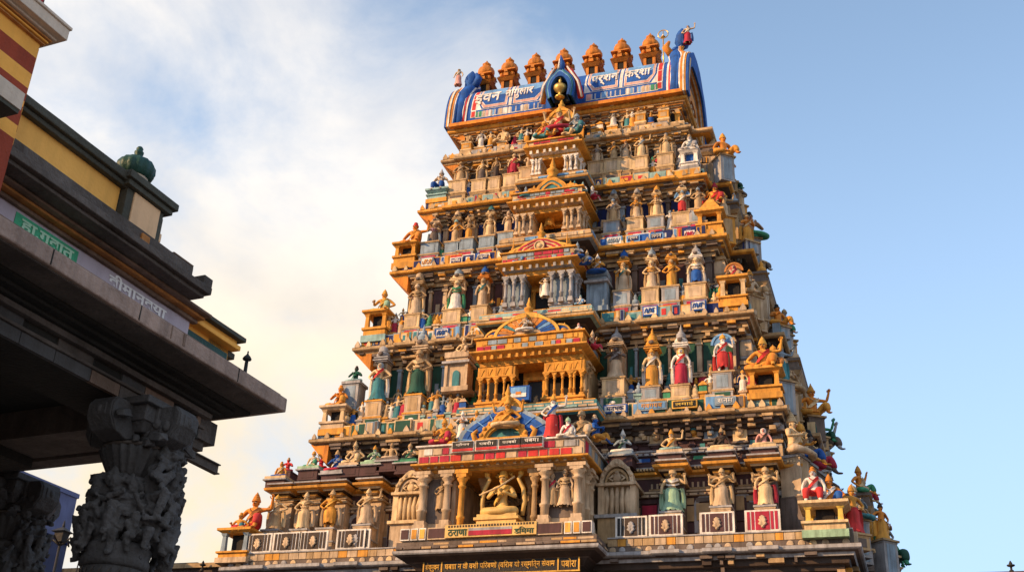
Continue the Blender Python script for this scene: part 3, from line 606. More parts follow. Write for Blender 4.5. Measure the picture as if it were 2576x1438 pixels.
for t in (6,5,4,3,2):
    xc,bhw,chw,zb,zc=PORCH[t]; c=PC[t]; r=random.Random(60+t); yf=Y[t]-1.0; yw=YW[t]; k=bhw/2.4
    x0,x1=xc-chw,xc+chw; d0,d1,dz=DOOR[t]
    b=MB()
    # base ledge: stepped corbels, slab and two tile courses, all returned along both flanks
    path=lambda h,o: [(xc-h-o,yw+.3),(xc-h-o,yf-o),(xc+h+o,yf-o),(xc+h+o,yw+.3)]
    zl=Z[t]
    b.sweep(path(bhw,0),[(-.95,zl-1.0),(-.8,zl-.72),(-.75,zl-.70),(-.6,zl-.5),(-.55,zl-.48),(-.4,zl-.3),(-.34,zl-.28),(-.12,zl-.16),(0,zl-.12),(.03,zl-.08),(.03,zl-.01),(-.04,zl+.01),(-1.2,zl+.012)],['brown','mauve','brown','mauve','brown','mauve','brown',c['fr'],'ochre' if t<6 else 'grey','grey' if t>4 else 'tan','tan','tan'])
    b.bx(xc-bhw+.05,xc+bhw-.05,yf+.06,yw+.3,zl+.016,zb-.02,c['fr'])
    n=2 if zb-zl>.26 else 1
    for q in range(n):
        za=zl+.02+(zb-zl-.06)*q/n; zz=zl+.02+(zb-zl-.06)*(q+1)/n; off=.02+.10*q
        tilerow(b,xc-bhw+off,xc+bhw-off,yf+.02+off*.5,za,zz,c['base'],r,.025,(.22,.62))
        b.bx(xc+bhw-off-.06,xc+bhw-off+.02,yf+.08,yw,za+.01,zz-.01,c['fr'])
        u=yf+.12
        while u<yw-.2: w=r.uniform(.25,.5); b.bx(xc+bhw-off,xc+bhw-off+.032,u,u+w-.04,za+.03,zz-.03,r.choice(c['base'])); u+=w
    b.bx(xc-bhw+.10,xc+bhw-.10,yf+.10,yw+.3,zb-.018,zb+.03,c['corn'] if t<6 else 'sand')
    # piers each side of the opening, with plinth, pilaster strips and recessed panels
    yp=yf+.42; zt=zc-(.42 if t<6 else .20)
    for a,e in((x0+.28,d0-.05),(d1+.05,x1-.28)):
        if t==5: continue
        b.bx(a,e,yp+.10,yw+.2,zb+.03,zt,c['pier']); b.bx(a-.06,e+.06,yp-.02,yw+.2,zb+.031,zb+.03+(zt-zb)*.16,c['pier']); b.bx(a-.10,e+.10,yp-.06,yw+.2,zb+.03+(zt-zb)*.16,zb+.03+(zt-zb)*.205,'tan' if t==6 else c['col'])
        b.bx(a+.10*k,e-.10*k,yp+.085,yp+.12,zb+.1+(zt-zb)*.25,zt-.16,'mauve' if t!=4 else 'bluegrey'); b.bx(a-.05,e+.05,yp+.03,yw,zt-.12,zt,c['col'])
    if t==5:
        b.bx(x0+.3,x1-.3,yp+.75,yw+.2,zb+.03,zt,'darkwin')
        for s in(-1,1):
            a,e=(x0+.15,d0-.08) if s<0 else (d1+.08,x1-.15)
            b.bx(a,e,yp-.04,yp+.5,zb+.03,zb+.22,'ochre'); b.bx(a-.05,e+.05,yp-.09,yp+.55,zb+.22,zb+.29,'ochre'); b.bx(a,e,yp+.02,yp+.4,zt-.34,zt,'ochre'); b.bx(a-.02,e+.02,yp-.02,yp+.44,zt-.38,zt-.34,'ochre')
        b.bx(x1-.32,x1-.16,yp+.6,yw,zb+.03,zt,'tan')
    g=1 if t<6 else .5
    # lintel, brackets and the projecting cornice
    b.bx(x0+.22,x1-.22,yp-.02,yw+.2,zt+.002,zc-.06,c['corn'])
    b.sweep([(x0,yw+.3),(x0,yf+.02),(x1,yf+.02),(x1,yw+.3)],[(-.5,zc-.40*g),(-.36,zc-.36*g),(-.34,zc-.26*g),(-.20,zc-.22*g),(-.18,zc-.14*g),(0,zc-.07),(.03,zc-.05),(.03,zc),(-.03,zc+.02),(-.6,zc+.022)],[c['col'],c['corn'],c['col'],c['corn'],c['corn'],c['corn'],c['corn'],'tan','tan'])
    u=x0+.2
    while u<x1-.15: b.bx(u,u+.09,yf+.12,yf+.5,zc-.27*g,zc-.13*g,c['col']); u+=r.uniform(.22,.34)
    # attic band above the cornice
    ha=.46*k if t!=6 else .56
    b.bx(x0+.14,x1-.14,yf+.16,yw+.3,zc+.025,zc+ha,c['attf']); tilerow(b,x0+.14,x1-.14,yf+.15,zc+.04,zc+ha*.5,c['att'] if t!=6 else ('red','crimson','red','sand'),r,.02,(.14,.3) if t<6 else (.26,.4),None,.018 if t<6 else .03); tilerow(b,x0+.3,x1-.3,yf+.15,zc+ha*.5,zc+ha*.94,{5:('ochre','bluegrey','ochre'),6:('sand','crimson','white','grey','sand')}.get(t,c['att']),r,.02,(.18,.42))
    b.bx(x0+.06,x1-.06,yf+.08,yw+.3,zc+ha,zc+ha+.05,'white' if t==6 else c['corn'])
    u=yf+.3
    while u<yw: b.bx(x1-.14,x1-.118,u,u+.3,zc+.05,zc+ha*.9,r.choice(c['att'])); u+=.36
    if t==6:                                               # framed maroon and gold cells on the base
        for s_ in(-1,1):
            for q,(w,m,f) in enumerate(((.78,'maroon','sand'),(.22,'gold','white'),(.22,'ochre','white'),(.30,'maroon','white'))):
                u=(.95 if s_>0 else -1.55)+s_*(.06+(0,.84,1.10,1.36)[q]); a_,e_=sorted((u,u+s_*w)); b.bx(a_,e_,yf-.01,yf+.3,zl+.30,zl+.66,f); b.bx(a_+.03,e_-.03,yf-.025,yf+.1,zl+.34,zl+.62,m)
    po=b.build('porch',tower); PORCHES[t]=(po,xc,x0,x1,yf,zb,zc,ha)
    # door
    d=MB(); yd=yp+.62 if t!=6 else yw-.25
    zh=zt-.05
    d.bx(d0-.02,d1+.02,yd+.12,yd+.3,zb+.03,zt+.05,'brown' if t==6 else c['corn'])
    if t!=6:
        m0,m1=d0+.17,d1-.15; d.bx(m0,m1,yd+.10,yd+.125,zb+.035,zh-.30*k,'black')
        for a in(m0-.08,m1): d.bx(a,a+.08,yd+.0,yd+.13,zb+.035,zh-.22*k,c['corn'])
        d.bx(m0-.12,m1+.12,yd-.02,yd+.13,zh-.30*k,zh-.18*k,c['corn'])
    else:
        d.bx(-.95,.35,yd+.02,yd+.13,zb+.03,zh-.35,'black'); d.bx(-1.05,-.95,yd-.05,yd+.13,zb+.03,zh-.3,'tan'); d.bx(.35,.45,yd-.05,yd+.13,zb+.03,zh-.3,'tan'); d.bx(-1.15,.55,yd-.06,yd+.13,zh-.35,zh-.2,'ochre')
        for q in range(11):                                # plaster fan above the idol
            a=PI*(.08+.84*q/10); d.tube([(-.35+.25*math.cos(a),yd-.1,zh-.42+.05*math.sin(a)),(-.35+.85*math.cos(a),yd-.22,zh-.42+.34*math.sin(a))],[.03,.06],6,'sand')
    d.build('doorway',po)
    # columns
    if t==6:
        for x,y,q,m in((-1.5,yf+.32,.10,'ochre'),(.72,yf+.62,.09,'tan'),(-1.12,yf+1.2,.07,'tan'),(.35,yf+1.3,.07,'tan'),(x0+.32,yf+.34,.13,'sand'),(-1.98,yf+.34,.12,'sand'),(1.14,yf+.34,.13,'sand'),(x1-.36,yf+.34,.13,'sand'),(x1-.30,yf+1.0,.12,'sand'),(x1-.30,yf+1.6,.10,'sand')): column(po,x,y,zb+.03+(.38 if m=='sand' else 0),zt,q,m)
    elif t==5:
        xs=[x0+.25,x0+.53,x0+.8,x0+1.08,d0-.16]+[d1+.16,d1+.43,d1+.7,d1+.97,x1-.5,x1-.24]
        for j,x in enumerate(xs):
            big=j in(0,4,5,10,2,8); column(po,x,yp+.08,zb+.29,zt-.36,.055 if big else .042,'ochre')
        a=MB()
        for p,q in zip(xs,xs[1:]):
            if q-p>.5: a.build('arcade',po); a=MB(); continue
            m=(p+q)/2; w=(q-p)/2; out=[];inn=[]
            for s in range(13):
                an=PI*s/12; cx=math.cos(an); zz=(1-abs(cx)**1.6)*.30
                out.append((m-w*cx,zt-.30+ (0 if 0 else .26))) ; inn.append((m-w*.86*cx,zt-.36+zz*.9))
            out=[(p+(q-p)*s/12,zt-.02) for s in range(13)]
            a.ring(out,inn,yp+.0,yp+.12,'ochre')
        a.build('arcade',po)
        for y in(yf+.75,yf+1.2): column(po,x1-.22,y,zb+.05,zt,.09,'tan')
    else:
        w=(d0-x0-.3); 
        for x in(x0+.28,x0+.28+w*.45,d0-.07,d1+.07,x1-.28-(x1-.3-d1)*.45,x1-.28): column(po,x,yf+.33,zb+.03+(zt-zb)*.2,zt,.05*k+.018,c['col'])
        for y in(yf+.7,yf+1.05): column(po,x1-.2,y,zb+.2,zt,.05*k+.015,c['col'])
# ---- pediments over the porches
def arc(cx,cz,rx,rz,n=20,a0=0,a1=PI,pt=0):
    o=[]
    for i in range(n+1):
        a=a0+(a1-a0)*i/n; s=math.sin(a); o.append((cx+rx*math.cos(a),cz+rz*s+pt*max(0,s-.85)/.15*rz*.16))
    return o
def finial(b,x,y,z,s,m):
    b.lathe([(.10*s,0),(.13*s,.05*s),(.07*s,.10*s),(.14*s,.17*s),(.15*s,.24*s),(.08*s,.30*s),(.05*s,.34*s),(.08*s,.38*s),(.05*s,.44*s),(.012*s,.62*s)],10,m,(x,y,z))
def pediment(t,px,py_base,w,h,rings,ribs=None,fin='ochre',fs=1.0,name='pediment'):
    po,xc,x0,x1,yf,zb,zc,ha=PORCHES[t]; y=yf+.30; z=zc+ha+.045; x=at(px,py_base,y).x
    b=MB(); n=len(rings)
    for i,m in enumerate(rings):
        f0=1-.85*i/n*.75; f1=1-.85*(i+1)/n*.75
        o=arc(x,z,w*f0,h*f0,24,pt=1); 
        if i<n-1: b.ring(o,arc(x,z,w*f1,h*f1,24,pt=1),y-.05-.02*(i%2),y+.22,m)
        else: b.prism(o,y-.03,y+.2,m)
    if ribs:
        for k in range(ribs[0]):
            a=PI*(k+.5)/ribs[0]; b.tube([(x+w*.42*math.cos(a),y-.075,z+h*.42*math.sin(a)),(x+w*.93*math.cos(a),y-.075,z+h*.95*math.sin(a))],.018,5,ribs[1])
            b.ball((x+w*1.0*math.cos(a),y-.02,z+h*1.03*math.sin(a)),.055,fin,6)
    finial(b,x,y+.08,z+h*1.12,fs,fin)
    for s in(-1,1): b.lathe([(.14,0),(.18,.06),(.15,.16),(.06,.22),(.07,.27),(.01,.42)],10,fin,(x+s*w*1.12,y+.1,z),None,True)
    return b.build(name,po),x,y,z
p5,x,y,z=pediment(5,1326,838,1.12,.70,('ochre','cream','orange','sand'),None,'ochre',1.1)
b=MB()
for k in range(16):                                    # painted fan of wedges
    a=PI*k/16;e=PI*(k+.82)/16; c=('orange','blue','blue','ltblue','blue','orange','rustorange','orange','cream','orange','rustorange','orange','teal','orange','rustorange','blue')[k]
    P=lambda an,q:(x+1.12*q*math.cos(an),z+.70*q*math.sin(an)); b.prism([P(a,.46),P(a,.9),P((a+e)/2,.92),P(e,.9),P(e,.46)],y-.085,y-.04,c)
b.ring(arc(x,z,1.15,.73,24,pt=1),arc(x,z,1.04,.65,24),y-.10,y+.1,'gold'); b.build('fan',p5)
for s in(-1,1):
    b=MB(); b.ring(arc(x+s*1.1,z,.42,.36,12),arc(x+s*1.1,z,.36,.30,12),y-.02,y+.12,'gold'); b.prism(arc(x+s*1.1,z,.37,.31,12),y+.02,y+.10,'blue'); b.build('side_pediment',p5)
q,x,y,z=pediment(4,1358,635,.92,.46,('gold','crimson','cream','crimson','cream','crimson'),None,'ochre',1.1)
b=MB(); b.lathe([(.20,0),(.20,.05),(.15,.06),(.15,.03),(.09,.03),(.09,.07),(.02,.08)],20,'cream',(0,0,0),Matrix.Translation((x,y-.06,z+.2))@Matrix.Rotation(PI/2,4,'X')); b.lathe([(.235,0),(.235,.03)],20,'crimson',(0,0,0),Matrix.Translation((x,y-.05,z+.2))@Matrix.Rotation(PI/2,4,'X')); b.build('medallion',q)
for s in(-1,1):
    b=MB(); o=arc(x+s*.72,z,.36,.26,12); b.ring(o,arc(x+s*.72,z,.27,.19,12),y-.06,y+.18,'gold'); b.prism(arc(x+s*.72,z,.27,.19,12),y-.03,y+.15,'red' if s<0 else 'crimson'); b.tube([(x+s*.98,y,z),(x+s*.98,y,z+.62)],[.05,.012],6,'ochre'); b.build('side_pediment',q)
q,x,y,z=pediment(3,1387,478,.62,.52,('ochre','ochre','teal','ochre','teal'),None,'ochre',1.5)
for s in(-1,1):
    b=MB(); o=arc(x+s*.72,z,.34,.24,12); b.ring(o,arc(x+s*.72,z,.22,.15,12),y-.04,y+.16,'ochre'); b.prism(arc(x+s*.72,z,.22,.15,12),y-.01,y+.14,'teal'); b.build('side_pediment',q)
p6,x6,yy6,z6=pediment(6,1272,1075,1.58,1.02,('bluegrey','blue','blue','blue','blue','teal'),(9,'ltblue'),'ochre',1.3)
b=MB(); b.ring(arc(x6,z6,.78,.72,22,pt=1),arc(x6,z6,.64,.56,22),yy6-.22,yy6+.02,'ochre'); b.ring(arc(x6,z6,.64,.56,22),arc(x6,z6,.56,.48,22),yy6-.17,yy6+.02,'gold'); b.bx(x6-.8,x6+.8,yy6-.26,yy6+.0,z6-.02,z6+.10,'ochre')
for k in range(11): a=PI*k/10; b.ball((x6+.75*math.cos(a),yy6-.2,z6+.70*math.sin(a)),.075,'ochre',7)
for s in(-1,1): b.tube([(x6+s*.9,yy6-.12,z6+.05),(x6+s*1.0,yy6-.14,z6+.3),(x6+s*.86,yy6-.15,z6+.42)],[.10,.08,.04],7,'ochre')
b.build('inner_arch',p6)
#==PART5==
# ---- barrel roof
RZ,RD,RH=29.05,2.1,2.42
def vault(x,a,off=0):
    def q(a): c,s=math.cos(a),math.sin(a); return Vector((x,YC-RD*math.copysign(abs(c)**.55,c),RZ+RH*s**.95))
    a=min(max(a,.004),PI-.004); t=q(a+.002)-q(a-.002); return q(a)+Vector((0,-t.z,t.y)).normalized()*off
b=MB(); v=[];f=[];n=28
for i in range(n+1):
    for x in(-4.3,4.3): v.append(vault(x,PI*i/n))
f=[(2*i,2*i+1,2*i+3,2*i+2) for i in range(n)]
b.add(v,f,'blue',True); b.bx(-4.75,4.75,YC-RD-.28,YC+RD+.28,RZ-.09,RZ+.06,'orange'); b.bx(-4.6,4.6,YC-RD-.14,YC+RD+.14,RZ+.06,RZ+.15,'blue')
b.bx(-4.3,4.3,YC-.2,YC+.2,RZ+RH-.05,RZ+RH+.12,'ochre')
roof=b.build('barrel_roof',tower)
def vpatch(b,x0f,x1f,a0,a1,m,off,n=10):
    v=[];f=[]
    for i in range(n+1):
        a=a0+(a1-a0)*i/n; k=i/n; v+=[vault(x0f(k),a,off),vault(x1f(k),a,off)]
    f=[(2*i,2*i+1,2*i+3,2*i+2) for i in range(n)]; b.add(v,f,m,False)
rr=random.Random(5); A0,A1=rad(7),rad(57)
b=MB()
for s in(-1,1):
    e0,e1=(.80,4.12)
    X=lambda u:(s*(e0+(e1-e0)*u))
    K=lambda u:(lambda k:X(u))
    def rect(u0,u1,a,c,m,off): 
        lo,hi=sorted((X(u0),X(u1))); vpatch(b,lambda k:lo,lambda k:hi,a,c,m,off)
    rect(0,1,A0-.05,A1,'blue',.012); rect(.0,.955,A0+.17,A1-.02,'white',.02)
    rect(.885,.95,A0+.02,A1-.04,'white',.024); rect(.895,.942,A0+.03,A0+.15,'red',.03); rect(.895,.942,A0+.18,A0+.46,'red',.03); rect(.895,.942,A0+.48,A1-.06,'red',.03)
    for u0,u1 in((.02,.43),(.47,.88)):
        lo,hi=sorted((X(u0),X(u1))); ch=.16
        def shp(g,a,c,m,off,cut):
            w=hi-lo
            vpatch(b,lambda k:lo+g+(max(0,cut-k)/cut*w*ch if (u0>.4)==(s<0) else 0),lambda k:hi-g-(max(0,cut-k)/cut*w*ch if (u0>.4)!=(s<0) else 0),a,c,m,off,12)
        shp(.0,A0+.18,A1-.03,'blue',.026,.3); shp(.06,A0+.195,A1-.05,'white',.032,.3); shp(.09,A0+.205,A1-.055,'pink',.036,.28); shp(.14,A0+.245,A1-.075,'white',.042,.26); shp(.165,A0+.258,A1-.085,'blue',.048,.25); shp(.165,A0+.50,A1-.085,'ltblue',.052,.01)
    u=.03
    while u<.88:
        w=rr.uniform(.03,.07); rect(u,min(u+w,.9),A0,A0+.13,'white',.02); rect(u+.006,min(u+w,.9)-.006,A0+.015,A0+.135,rr.choice(('pink','blue','ltblue','white','sand','blue')) if u<.78 else 'green',.027); u+=w+.004
b.build('painted_panel',roof)
for body_,x,w,hh,m in(('इवन',-3.3,1.1,.72,'white'),('नागुलार',-1.95,1.2,.68,'white'),('पर्शन',1.62,1.1,.72,'white'),('कर्शा',2.95,1.05,.70,'white')):
    me=textmesh(body_,1,'white',.02,.016); xs=[q.co.x for q in me.vertices]; ys=[q.co.y for q in me.vertices]
    for mm,o2,sc in(('orange',.062,1.0),):
        for q in me.vertices:
            xx=(q.co.x-(max(xs)+min(xs))/2)/(max(xs)-min(xs))*w; yy=(q.co.y-(max(ys)+min(ys))/2)/(max(ys)-min(ys))*hh
            q.co=vault(x+xx,A0+.44+yy/2.3,.06+q.co.z)
    link('lettering',me,roof)
def YZ(x0): return Matrix(((0,1,0,x0),(1,0,0,0),(0,0,1,0),(0,0,0,1)))     # prism x->y, y->x
def horseshoe(k,lift=0,pt=0.0,n=24): 
    o=[]
    for i in range(n+1):
        a=PI*i/n; s=math.sin(a); cc=math.cos(a); o.append((YC-RD*k*math.copysign(abs(cc)**.6,cc),RZ-.05+(RH*k+lift)*s**.9+pt*max(0,(s-.93)/.07)**1.5))
    return o
for s in(-1,1):
    b=MB()
    for xa,xb,k,m,pt in((4.12,4.2,1.03,'white',0),(4.2,4.27,1.04,'red',0),(4.27,4.33,1.05,'white',0),(4.33,4.62,1.06,'blue',.1),(4.62,4.68,1.10,'white',.3),(4.68,4.78,1.11,'orange',.35),(4.78,4.84,1.13,'white',.45),(4.84,4.90,1.12,'ochre',.4),(4.90,4.99,1.11,'blue',.4)):
        x0,x1=sorted((s*xa,s*xb)); o=horseshoe(k,0,pt); i=horseshoe(.90)
        b.ring(o,i,x0,x1,m,YZ(0))
    x0,x1=sorted((s*4.3,s*4.45)); b.prism(horseshoe(.95),x0,x1,'brown',YZ(0))
    for q in(.62,.5,.38): 
        x0,x1=sorted((s*4.45,s*(4.9-q*.3))); b.ring(horseshoe(q+.07),horseshoe(q),x0,x1,('orange','tan','ochre')[int(q*10)%3],YZ(0))
    g=b.build('gable',roof)
    c=MB(); cz=RZ+RH+(.95 if s>0 else .55); lift=cz-RZ-RH
    def horn(dx,dy,rs,m,top=1.0,fl=1): 
        P=[(4.55+dx,3.82+dy,RZ+.05),(4.58+dx,4.0+dy,RZ+1.1),(4.58+dx,4.3+dy,RZ+1.9),(4.48+dx,4.6+dy,RZ+2.4),(4.36+dx*.8,4.9+dy,RZ+RH+lift*.35),(4.36+dx*.6,5.1+dy,RZ+RH+lift*.7),(4.52+dx*.4,5.3+dy,cz*1.0)][:int(7*top)]
        c.tube([(s*x,y,z) for x,y,z in P],(rs*7)[:len(P)] if len(rs)==1 else rs[:len(P)],10,m,None,True,fl)
    horn(-.12,.10,[.24,.26,.28,.27,.23,.19,.10],'blue'); horn(-.36,.04,[.045],'white'); horn(-.28,-.02,[.05],'red',.9); horn(-.20,-.06,[.045],'white'); horn(.02,-.12,[.07],'blue'); horn(.12,-.10,[.05],'white'); horn(.22,-.06,[.07],'orange',.9); horn(.31,-.02,[.055],'ochre'); horn(.40,.06,[.05],'cream',.75)
    c.lathe([(.05,-.1),(.24,.05),(.33,.28),(.30,.50),(.20,.72),(.10,.86),(.04,.95)],16,'blue',(s*4.55,5.25,cz-.12),None,True,.9,1.0,.10,0,8)
    c.tube([(s*4.2,4.7,RZ+RH+.1),(s*3.98,4.6,RZ+RH+.45),(s*4.12,4.65,RZ+RH+.75)],[.16,.15,.06],8,'orange' if s>0 else 'blue')
    c.build('gable_crest',roof)
dx=at(1410,225,3.1).x; b=MB()
def hs(w,h,z0,n=20,pt=0.0): return [(dx-w*.86,z0)]+[(dx-w*math.cos(PI*i/n),z0+h*.35+h*.65*math.sin(PI*i/n)+pt*max(0,(math.sin(PI*i/n)-.9)/.1)**2) for i in range(n+1)]+[(dx+w*.86,z0)]
z0=29.12
for w,h,ya,m,pt in((.60,1.28,3.02,'blue',.22),(.54,1.2,2.98,'teal',.16),(.49,1.13,2.94,'ltblue',.12),(.45,1.07,2.90,'blue',.1)):
    b.ring(hs(w,h,z0,20,pt),hs(w-.1,h-.13,z0),ya,5.0,m)
b.prism(hs(.42,1.0,z0),3.35,3.5,'black')
for s in(-1,1): b.tube([(dx+s*.78,3.3,z0+.05),(dx+s*.66,3.2,z0+.75),(dx+s*.38,3.15,z0+1.3),(dx+s*.12,3.15,z0+1.6)],[.13,.11,.10,.05],8,'orange' if s<0 else 'red'); b.tube([(dx+s*.84,3.2,z0),(dx+s*.70,3.1,z0+.7),(dx+s*.26,3.05,z0+1.45)],[.04,.05,.035],6,'white')
b.tube([(dx,3.1,z0+1.2),(dx+.05,3.05,z0+1.6),(dx,3.0,z0+2.0)],[.14,.12,.02],8,'blue'); b.tube([(dx-.06,2.98,z0+1.35),(dx-.02,2.94,z0+1.8)],[.06,.02],6,'white')
dorm=b.build('roof_dormer',roof)
b=MB(); b.lathe([(.16,0),(.2,.04),(.08,.1),(.06,.22),(.14,.28),(.26,.42),(.25,.55),(.1,.66),(.05,.72),(.08,.78),(.05,.86),(.07,.92),(.01,1.2)],14,'gilt',(dx,3.05,z0-.02)); b.build('pot_finial',dorm)
# roof-top kalasha finials
def kalasha(x):
    o=thing('roof_finial','orange pagoda-shaped roof finial','finial',(x,YC-.1,RZ+RH+.28),0,'seven orange finials along the roof ridge')
    o.scale=(1.0,1.0,1.15); b=MB(); b.lathe([(.24,-.3),(.3,.04),(.2,.1)],8,'kalasha'); b.frus(0,0,.1,.24,.2,.2,.26,.26,'kalasha')
    for i in range(4):
        a=PI/4+i*PI/2; b.bx(.27*math.cos(a)-.06,.27*math.cos(a)+.06,.27*math.sin(a)-.06,.27*math.sin(a)+.06,.24,.56,'kalasha')
    b.bx(-.2,.2,-.2,.2,.24,.56,'kalasha'); b.frus(0,0,.56,.66,.28,.28,.42,.42,'kalasha'); b.frus(0,0,.66,.74,.42,.42,.30,.30,'kalasha'); b.build('base',o)
    b=MB(); b.bx(-.24,.24,-.24,.24,.74,.98,'kalasha')
    for i in range(4):
        a=i*PI/2; ca,sa=math.cos(a),math.sin(a); b.bx(.33*ca-.10,.33*ca+.10,.33*sa-.10,.33*sa+.10,.70,.84,'kalasha'); b.bx(.40*ca-.07,.40*ca+.07,.40*sa-.07,.40*sa+.07,.84,.93,'kalasha')
        a+=PI/4; b.lathe([(.03,0),(.09,.04),(.10,.12),(.03,.22)],8,'kalasha',(.34*math.cos(a),.34*math.sin(a),.74))
    b.frus(0,0,.98,1.06,.40,.40,.36,.36,'kalasha'); b.build('drum',o)
    b=MB(); b.lathe([(.30,1.06),(.37,1.14),(.36,1.26),(.28,1.42),(.18,1.5),(.13,1.54),(.19,1.57),(.18,1.62),(.08,1.68),(.02,1.80)],24,'kalasha',(0,0,0),None,True,1,1,.07,0,8); b.build('dome',o)
    b=MB(); b.bx(-.17,.17,-.17,.17,.3,.9,'darkwin')
    for i in range(4):
        M=Matrix.Rotation(i*PI/2,4,'Z'); b.bx(-.13,.13,-.215,-.16,.27,.55,'darkwin',M); b.bx(-.10,.10,-.255,-.16,.78,.94,'darkwin',M)
    b.build('opening',o); return o
for px,py in((1222,238),(1281,225),(1348,212),(1419,200),(1494,188),(1566,175),(1638,163)):
    kalasha(at(px,py,YC).x)
o=thing('pole_emblem','slim golden pole topped by a ringed disc beside the right roof crest','pole',(at(1673,160,YC-.6).x,YC-.9,RZ+RH-.35),0)
zt=at(1673,78,YC-.9).z-(RZ+RH-.35); b=MB(); b.tube([(0,0,0),(0,0,zt-.35)],.028,8,'gilt'); b.build('pole',o)
b=MB(); b.tube([(.21*math.cos(2*PI*i/20),0,zt-.16+.21*math.sin(2*PI*i/20)) for i in range(21)],.022,6,'gilt'); b.tube([(0,0,zt-.36),(0,0,zt+.0)],[.02,.02],6,'gilt'); b.lathe([(.10,-.30),(.07,-.26),(.02,-.22)],8,'gilt',(0,0,zt)); b.build('ring',o)
# ---- middle ledge, pilasters and niches of the double-height bottom tier
b=MB(); hw=8.35; pth=[(-hw,2*YC-1.6),(-hw,1.75)]
for x in sorted(d['x'] for d in ST[6]): pth+=[(x-.46,1.75),(x-.46,1.02),(x+.46,1.02),(x+.46,1.75)]
pth+=[(hw,1.75),(hw,2*YC-1.6)]
b.sweep(pth,[(-.3,ZM-.52),(-.22,ZM-.46),(-.2,ZM-.40),(-.08,ZM-.36),(-.06,ZM-.30),(.08,ZM-.26),(.10,ZM-.19),(0,ZM-.15),(-.05,ZM-.14),(-.06,ZM-.09),(.03,ZM-.06),(.03,ZM-.01),(-.6,ZM)],['tan','ochre','brown','tan','ochre','ochre','ochre','tan','brown','tan','grey','grey'])
for x in (d['x'] for d in ST[6]): b.bx(x-.4,x+.4,1.1,2.4,ZM-.13,ZM+.01,'grey')
b.bx(-hw+.3,hw-.3,2.0,2.5,ZM-.3,ZM-.02,'grey')
x=-8.2; r=random.Random(9)
while x<8.2:
    if min(abs(x-d['x']) for d in ST[6])>.6: b.bx(x,x+.05,1.62,1.8,ZM-.14,ZM-.07,'cream')
    x+=.10
b.build('middle_ledge',tower)
for d in ST[6]:
    b=MB(); x=d['x']; zz=Z[6]+.42
    b.bx(x-.33,x+.33,1.42,2.3,zz,ZM-.5,'sand' if x<0 else 'mauve'); b.bx(x-.40,x+.40,1.36,2.3,zz,zz+.3,'tan'); b.bx(x-.42,x+.42,1.34,2.3,ZM-.72,ZM-.66,'tan'); b.bx(x-.38,x+.38,1.38,2.3,ZM-.58,ZM-.5,'tan')
    b.build('pilaster',tower)
def blindarch(x,b,y=1.92):                             # painted blind windows between pilasters
    z=Z[6]+.95
    b.ring(arc(x,z+.75,.34,.42,12),arc(x,z+.75,.22,.28,12),y-.1,y+.2,'grey'); b.bx(x-.34,x-.2,y-.1,y+.2,z,z+.75,'grey'); b.bx(x+.2,x+.34,y-.1,y+.2,z,z+.75,'grey'); b.bx(x-.2,x+.2,y-.02,y+.2,z,z+.75,'dkgreen' if x>0 else 'maroon'); b.prism(arc(x,z+.75,.22,.28,12),y-.02,y+.2,'teal'); b.bx(x-.07,x+.07,y-.06,y,z+.35,z+.95,'black')
    for q in(-1,1): b.bx(x+q*.48-.06,x+q*.48+.06,y-.06,y+.2,z,z+1.2,'mauve'); b.bx(x+q*.48-.1,x+q*.48+.1,y-.1,y+.2,z+1.2,z+1.3,'tan')
    b.bx(x-.62,x+.62,y-.08,y+.2,z+1.36,z+1.42,'tan')
    for q in range(7): b.bx(x-.55+q*.17,x-.49+q*.17,y-.1,y+.1,z+1.42,z+1.58,'sand')
for x in (-7.2,-6.15,-5.35,4.35,5.45,6.6,7.7):
    b=MB(); blindarch(x,b); b.build('blind_window',tower)
def niche(px,pt,pb,y,m,m2,seed):
    a=at(px,pb,y);t_=at(px,pt,y); x=a.x; z0=a.z; H=t_.z-z0; b=MB(); w=.52
    b.bx(x-w*1.1,x+w*1.1,y-.1,2.3,Z[6]+.42,z0-.06,m2); b.bx(x-w*1.25,x+w*1.25,y-.2,2.3,z0-.06,z0+.04,'grey' if x>0 else m)
    b.bx(x-w*.8,x+w*.8,y+.08,2.3,z0+.04,z0+H*.55,m2)
    for s in(-1,1): b.bx(x+s*w*.95-.09,x+s*w*.95+.09,y-.04,y+.4,z0+.04,z0+H*.55,m); b.lathe([(.06,0),(.06,H*.45)],8,m,(x+s*w*.72,y+.02,z0+.05))
    for q in range(5): b.tube([(x-.34+q*.17,y+.04,z0+H*.53),(x-.30+q*.15,y+.0,z0+H*.3),(x-.34+q*.17,y+.02,z0+.06)],[.05,.085,.06],7,m)
    b.bx(x-w*1.2,x+w*1.2,y-.14,2.0,z0+H*.55,z0+H*.60,m); 
    zc=z0+H*.60
    b.ring(arc(x,zc,w*1.02,H*.38,18,pt=1),arc(x,zc,w*.80,H*.30,18),y-.08,y+.3,m); b.ring(arc(x,zc,w*.72,H*.27,18),arc(x,zc,w*.6,H*.22,18),y-.02,y+.3,m2); b.prism(arc(x,zc,w*.62,H*.23,18),y+.06,y+.3,m2)
    for q in range(9): an=PI*q/8; b.ball((x+w*.93*math.cos(an),y-.05,zc+H*.35*math.sin(an)),.075,m,7)
    b.ball((x,y+.02,zc+H*.10),.15,m,10,1,.6,1.1); b.ball((x,y+.02,zc+H*.19),.08,m,8)
    for s in(-1,1): b.tube([(x+s*.12,y+.0,zc+H*.14),(x+s*.25,y-.02,zc+H*.09),(x+s*.12,y-.04,zc+H*.04)],[.045,.04,.03],6,m)
    b.build('arched_niche',tower)
niche(1027,1189,1314,.75,'cream','sand',1); niche(1552,1160,1299,.75,'sand','tan',2)
